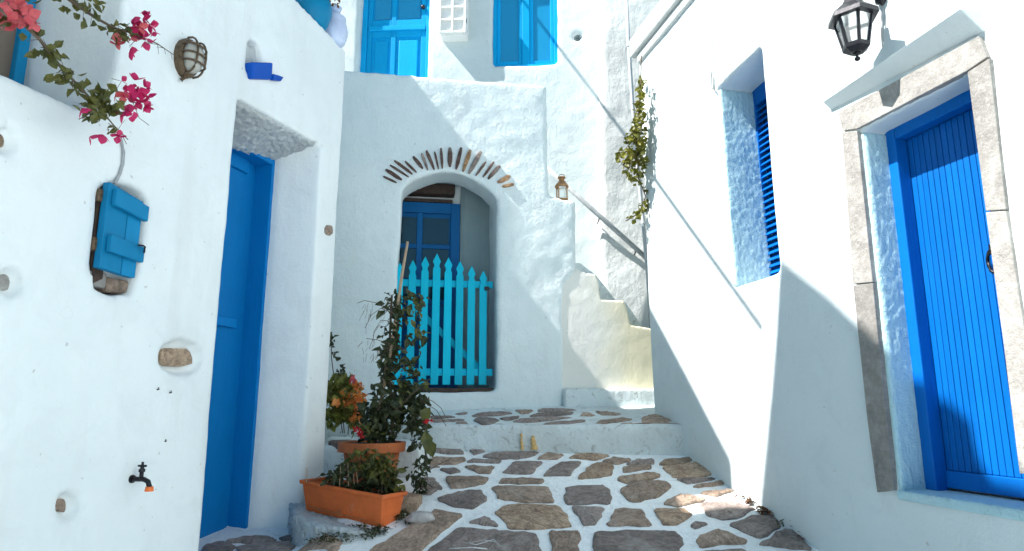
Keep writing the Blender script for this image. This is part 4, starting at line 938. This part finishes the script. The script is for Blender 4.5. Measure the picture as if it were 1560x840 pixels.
# climbing plant in the round pot
cp = thing('climbing_plant', pc + Vector((0, 0, .33)), 'dark leafy climber tied to a cane in the round pot', 'plant')
mb = MB(); mb.tube([at(568, 676, 4.72), at(598, 520, 4.70), at(613, 415, 4.68), at(621, 368, 4.68)], .014, 8, .009); mb.build('cane', M['cane'], cp, smooth=True)
mb = MB(); mb.tube([at(600, 676, 4.75), at(592, 560, 4.72), at(597, 450, 4.7)], .013, 7, .008); mb.tube([at(560, 680, 4.7), at(575, 600, 4.66), at(592, 545, 4.66)], .006, 6); mb.tube([at(590, 676, 4.7), at(607, 620, 4.6), at(640, 590, 4.55)], .007, 6, .003); mb.build('stem', M['twig'], cp, smooth=True)
cloud([(603, 470, 18, 28, 60), (597, 520, 15, 40, 75), (595, 560, 20, 30, 60), (636, 452, 16, 8, 10), (632, 470, 10, 14, 10), (600, 605, 38, 32, 130), (590, 640, 45, 28, 150), (632, 600, 26, 26, 50), (626, 560, 18, 14, 20), (630, 625, 24, 22, 50), (566, 625, 22, 20, 40), (640, 655, 16, 30, 45), (634, 520, 12, 16, 9), (570, 660, 30, 14, 60)], 4.7, .062, .036).build('foliage', M['leaf_dark'], cp)
cloud([(625, 470, 16, 25, 14), (638, 500, 12, 25, 10), (620, 590, 30, 40, 24), (560, 650, 26, 18, 16)], 4.6, .05, .025).build('foliage', M['leaf_mid'], cp)
cloud([(646, 705, 7, 20, 26), (641, 735, 8, 18, 28), (632, 720, 10, 26, 30), (634, 752, 8, 6, 10)], 4.6, .05, .024, down=.8).build('trailing_foliage', M['leaf_dark'], cp)
mb = MB()
for pts in ([(600, 480), (575, 462), (555, 458), (545, 462)], [(600, 478), (580, 470), (566, 480), (556, 500)], [(598, 490), (580, 488), (570, 505), (568, 520)], [(597, 525), (575, 518), (558, 516)], [(597, 530), (580, 532), (572, 548)], [(600, 480), (590, 460), (588, 455)],
            [(640, 610), (665, 625), (680, 650)], [(645, 605), (660, 612), (672, 622), (678, 634)], [(648, 720), (668, 708), (688, 698)], [(560, 670), (570, 640), (585, 590)], [(637, 605), (650, 628), (654, 640)]):
    mb.tube([at(x, y, 4.62) for x, y in pts], .0022, 4)
for _ in range(46):
    x = random.uniform(552, 590); y = random.choice((random.uniform(458, 500), random.uniform(516, 545))); mb.tube([at(x, y, 4.6), at(x + random.uniform(-8, 2), y + random.uniform(4, 16), 4.6)], .0012, 3)
mb.build('dry_twigs', M['twig'], cp)['kind'] = 'stuff'
mb = MB()
c0 = at(652, 640, 4.5)
for _ in range(9): mb.leaf(c0 + rnd()*.008, rnd(), rnd(), .034, .03, .3, .2)
mb.build('red_flower', M['red_petal'], cp)
mb = MB(); mb.tube([at(652, 644, 4.5), at(646, 660, 4.55), at(638, 680, 4.6)], .003, 5); mb.build('flower_stalk', M['twig'], cp)
mb = MB()
for x, y in ((548, 658), (543, 652), (551, 664)):
    for _ in range(6): mb.leaf(at(x, y, 4.55) + rnd()*.012, rnd(), rnd(), .03, .028, .3, .2)
mb.build('red_flower', M['red_petal'], cp)
# big fleshy leaf on the right
mb = MB()
for p, d, L in (((648, 655), (.1, -.2, -.5), .16), ((642, 640), (.35, -.1, .5), .10), ((652, 668), (.2, -.1, -.6), .13)): mb.leaf(at(*p, 4.45), d, (0.2, -1, .2), L, .085, .2, .2)
mb.build('broad_leaf', M['leaf_mid'], cp)
# geranium on the ledge
gp_ = at(525, 650, 5.35)
ge = thing('geranium', gp_, 'green and orange leaved geranium on the ledge beside the left corner', 'plant')
cloud([(512, 600, 17, 28, 110), (525, 612, 27, 34, 190), (508, 638, 12, 14, 50), (542, 640, 16, 12, 40), (528, 580, 14, 10, 30)], 5.35, .055, .05).build('foliage', M['leaf_ger'], ge)
cloud([(541, 610, 14, 18, 36), (546, 590, 9, 9, 14), (543, 632, 8, 9, 10), (520, 605, 12, 12, 12)], 5.25, .055, .048).build('orange_leaves', M['leaf_orange'], ge)
cloud([(538, 578, 5, 4, 14)], 5.3, .034, .03).build('red_flower', M['bract_pale'], ge)
cloud([(506, 516, 5, 7, 9), (502, 528, 4, 4, 3), (508, 540, 4, 8, 5), (518, 566, 4, 6, 8)], 5.35, .05, .035).build('foliage', M['leaf_dark'], ge)
mb = MB(); mb.tube([at(505, 515, 5.35), at(505, 545, 5.35), at(512, 600, 5.35), at(522, 660, 5.35)], .004, 5); mb.tube([at(519, 562, 5.35), at(518, 600, 5.35), at(525, 660, 5.35)], .004, 5)
mb.tube([at(540, 582, 5.3), at(536, 610, 5.3), at(530, 662, 5.35)], .004, 5); mb.build('stem', M['twig'], ge)
# planter plants
pp_ = thing('planter_shrub', (A0+B0)/2 + Vector((.1, .1, .17)), 'low dark green seedlings with dry sticks growing in the long planter', 'plant')
cloud([(510, 725, 14, 12, 45), (528, 715, 14, 20, 40), (560, 725, 20, 22, 90), (585, 728, 18, 20, 70), (535, 742, 36, 8, 60), (595, 742, 14, 8, 30)], 4.32, .05, .026).build('foliage', M['leaf_dark'], pp_)
cloud([(575, 715, 20, 18, 40), (592, 728, 12, 16, 34), (540, 702, 10, 14, 14), (552, 690, 14, 8, 10), (600, 740, 8, 8, 14), (560, 705, 18, 16, 30), (585, 705, 16, 18, 34), (600, 715, 10, 16, 20)], 4.26, .046, .028).build('foliage', M['leaf_mid'], pp_)
for x, y0, y1, dx in ((517, 745, 708, 2), (531, 742, 702, -1), (540, 742, 705, -3), (546, 742, 712, -4), (577, 752, 728, 0), (582, 752, 728, 0), (467, 735, 713, 0), (514, 690, 685, 0)):
    mb = MB(); mb.tube([at(x, y0, 4.3), at(x+dx, y1, 4.3)], .0035, 5); mb.build('dry_stick', M['cane'], pp_)
mb = MB(); mb.tube([at(467, 735, 4.4), at(478, 731, 4.4), at(490, 724, 4.4)], .0025, 4); mb.build('dry_stick', M['twig'], pp_)
# vine at the corner of the right house
vp = at(965, 230, 6.35)
vi = thing('hanging_vine', at(978, 120, 6.3), 'olive green vine hanging at the corner of the right house', 'vine')
cloud([(978, 130, 3, 16, 14), (976, 155, 6, 16, 24), (974, 185, 9, 20, 46), (968, 215, 15, 22, 80), (958, 240, 18, 16, 66), (964, 262, 16, 12, 30), (980, 225, 7, 40, 34), (972, 275, 8, 6, 8)], 6.3, .055, .048, dz=.12).build('foliage', M['leaf_vine'], vi)
cloud([(982, 313, 6, 10, 22), (975, 324, 6, 6, 16), (964, 331, 8, 4, 10), (983, 290, 4, 8, 6)], 6.3, .045, .035, dz=.05).build('foliage', M['leaf_vine'], vi)
mb = MB(); mb.tube([at(977, 85, 6.4), at(976, 130, 6.35), at(970, 200, 6.3), at(972, 270, 6.3), at(984, 300, 6.3), at(972, 326, 6.3), at(953, 337, 6.3)], .006, 5); mb.tube([at(950, 262, 6.3), at(958, 255, 6.3), at(968, 235, 6.3)], .003, 4); mb.tube([at(946, 270, 6.3), at(952, 262, 6.3)], .002, 4); mb.build('stem', M['twig'], vi)
# bougainvillea
bt_ = 2.75
bo = thing('bougainvillea', at(60, 20, bt_), 'magenta bougainvillea branches hanging across the top left wall', 'plant')
def bat(x, y): 
    u, v = LW.hit(x, y, -.26); return LW.p(u, v, -.26)
BR1 = [(-30, -10), (20, 22), (60, 60), (92, 102), (125, 137), (152, 165), (172, 190), (195, 213)]; BR2 = [(90, -12), (120, 10), (145, 27), (172, 42), (205, 52), (240, 67), (268, 86)]
for br, r0, r1 in ((BR1, .009, .002), (BR2, .009, .0015)):
    mb = MB(); mb.tube([bat(*p) for p in br], r0, 7, r1); mb.build('branch', M['twig'], bo, smooth=True)
mb = MB()
for br in (BR1, BR2):
    for i in range(26):
        k = random.randrange(len(br)-1); t = random.random(); p = lerp2(br[k], br[k+1], t); a = random.uniform(0, 6.28); l = random.uniform(8, 24)
        mb.tube([bat(*p), bat(p[0]+l*.6*math.cos(a), p[1]+l*.6*math.sin(a)-1), bat(p[0]+l*math.cos(a), p[1]+l*math.sin(a))], .0016, 4, .0007)
for pts in ([(200, 150), (212, 180), (227, 191)], [(165, 188), (185, 205), (193, 220)], [(120, 182), (140, 172), (150, 170)], [(175, 140), (185, 124), (170, 120)]): mb.tube([bat(*p) for p in pts], .0018, 4)
mb.build('twigs', M['twig'], bo)['kind'] = 'stuff'
def bcloud(spots, mat, name, L, W2):
    mb = MB()
    for x, y, r, k in spots:
        for _ in range(k):
            a = random.uniform(0, 6.28); rr = r*math.sqrt(random.random()); p = bat(x+rr*math.cos(a), y+rr*math.sin(a)) + LW.n*random.uniform(-.05, .05)
            d = rnd(); d.z -= .3; mb.leaf(p, d, rnd() - LW.n, L*random.uniform(.7, 1.3), W2*random.uniform(.7, 1.3), random.uniform(.1, .35), random.uniform(0, .3))
    return mb.build(name, mat, bo)
bcloud([(52, 50, 8, 5), (80, 82, 9, 9), (76, 75, 10, 8), (95, 112, 8, 8), (108, 118, 12, 12), (122, 130, 8, 8), (145, 152, 12, 26), (160, 160, 16, 34), (148, 170, 12, 20), (165, 145, 8, 8), (112, 10, 12, 12), (110, 2, 8, 6), (135, 25, 7, 6), (146, 10, 7, 5), (182, 48, 10, 14), (190, 45, 12, 12), (35, 5, 8, 6), (170, 200, 6, 4), (12, 25, 14, 10), (88, 70, 5, 3)], M['leaf_mid'], 'foliage', .045, .03)
def bract(x, y, s, mat):
    mb = MB(); c = bat(x, y) + LW.n*random.uniform(-.05, .04); ax = rnd() - LW.n*.6 - Vector((0, 0, .3)); ax.normalize(); o1 = ax.orthogonal().normalized(); o2 = ax.cross(o1)
    for i in range(3):
        a = i*2.1 + random.uniform(-.3, .3); d = (o1*math.cos(a) + o2*math.sin(a))*.85 + ax*.5
        mb.leaf(c, d, ax, s*random.uniform(.85, 1.15), s*.82, .12, -.15)
    return mb.build('flower', mat, bo)
for x, y, rx, ry, k, mt in ((212, 42, 14, 17, 12, 'bract'), (222, 58, 8, 10, 5, 'bract'), (185, 62, 9, 6, 3, 'bract_pale'), (197, 75, 4, 4, 2, 'bract'), (210, 20, 3, 4, 1, 'bract'), (203, 142, 14, 16, 13, 'bract'), (212, 158, 9, 8, 5, 'bract'), (188, 175, 10, 5, 4, 'bract'), (196, 124, 6, 4, 2, 'bract'), (147, 206, 4, 3, 2, 'bract'), (169, 208, 5, 4, 2, 'bract'), (111, 171, 4, 4, 1, 'bract'), (38, 30, 14, 12, 8, 'bract_pale'), (15, 12, 10, 8, 5, 'bract_pale'), (6, 28, 5, 6, 2, 'bract_pale'), (178, 147, 5, 6, 2, 'bract_pale'), (201, 40, 6, 6, 2, 'bract_pale')):
    for _ in range(k):
        a = random.uniform(0, 6.28); r = math.sqrt(random.random()); bract(x + rx*r*math.cos(a), y + ry*r*math.sin(a), random.uniform(.034, .05), M[mt])
# little roof plant
rp_ = thing('roof_plant', at(505, 4, 5.2), 'dark red leaved sprig growing from the blue roof pot', 'plant')
mb = MB()
for _ in range(60):
    p = at(random.uniform(484, 522), random.uniform(-40, 10), 5.3); mb.leaf(p, rnd(), rnd(), .035, .022)
mb.build('foliage', M['stone_red'] if False else M['leaf_brown'], rp_)
mb = MB(); 
for x in (490, 500, 515): mb.tube([at(480, 0, 5.3), at((480+x)/2, -14, 5.3), at(x, 2, 5.3)], .003, 4)
mb.build('stem', M['twig'], rp_)
# litter: dry leaves, moss
def litter(spots, fn, mat, name, label, cat, L, h=.012):
    mb = MB()
    for x, y, rx, ry, k in spots:
        for _ in range(k):
            a = random.uniform(0, 6.28); r = math.sqrt(random.random()); g = on_ground(x + rx*r*math.cos(a), y + ry*r*math.sin(a), fn)
            d = rnd(); d.z *= .35; mb.leaf((g[0], g[1], fn(*g) + h + random.uniform(0, .02)), d, Vector((random.gauss(0, .4), random.gauss(0, .4), 1)), L*random.uniform(.6, 1.4), L*.6, .3, .2)
    o = mb.build(name, mat); o['kind'] = 'stuff'; return tag(o, label, cat)
litter([(1150, 768, 12, 6, 70), (1166, 778, 11, 9, 150), (1178, 786, 8, 5, 24), (1128, 762, 12, 3, 10), (1100, 722, 8, 2, 14), (1205, 800, 14, 10, 16), (1222, 815, 14, 12, 14), (1075, 706, 20, 6, 10)], ramp_z, M['leaf_brown'], 'dry_leaves', 'brown dry leaves blown against the foot of the right wall', 'dry leaves', .028)
litter([(612, 785, 9, 9, 90), (606, 792, 6, 6, 50), (560, 816, 16, 8, 130), (578, 811, 12, 6, 90), (490, 826, 24, 8, 140), (522, 822, 20, 7, 70), (545, 806, 16, 3, 40), (622, 795, 6, 8, 60), (1188, 800, 8, 8, 20), (1212, 800, 12, 8, 16)], ramp_z, M['moss'], 'moss', 'dark moss on the kerb stones under the planter', 'moss', .02, .008)
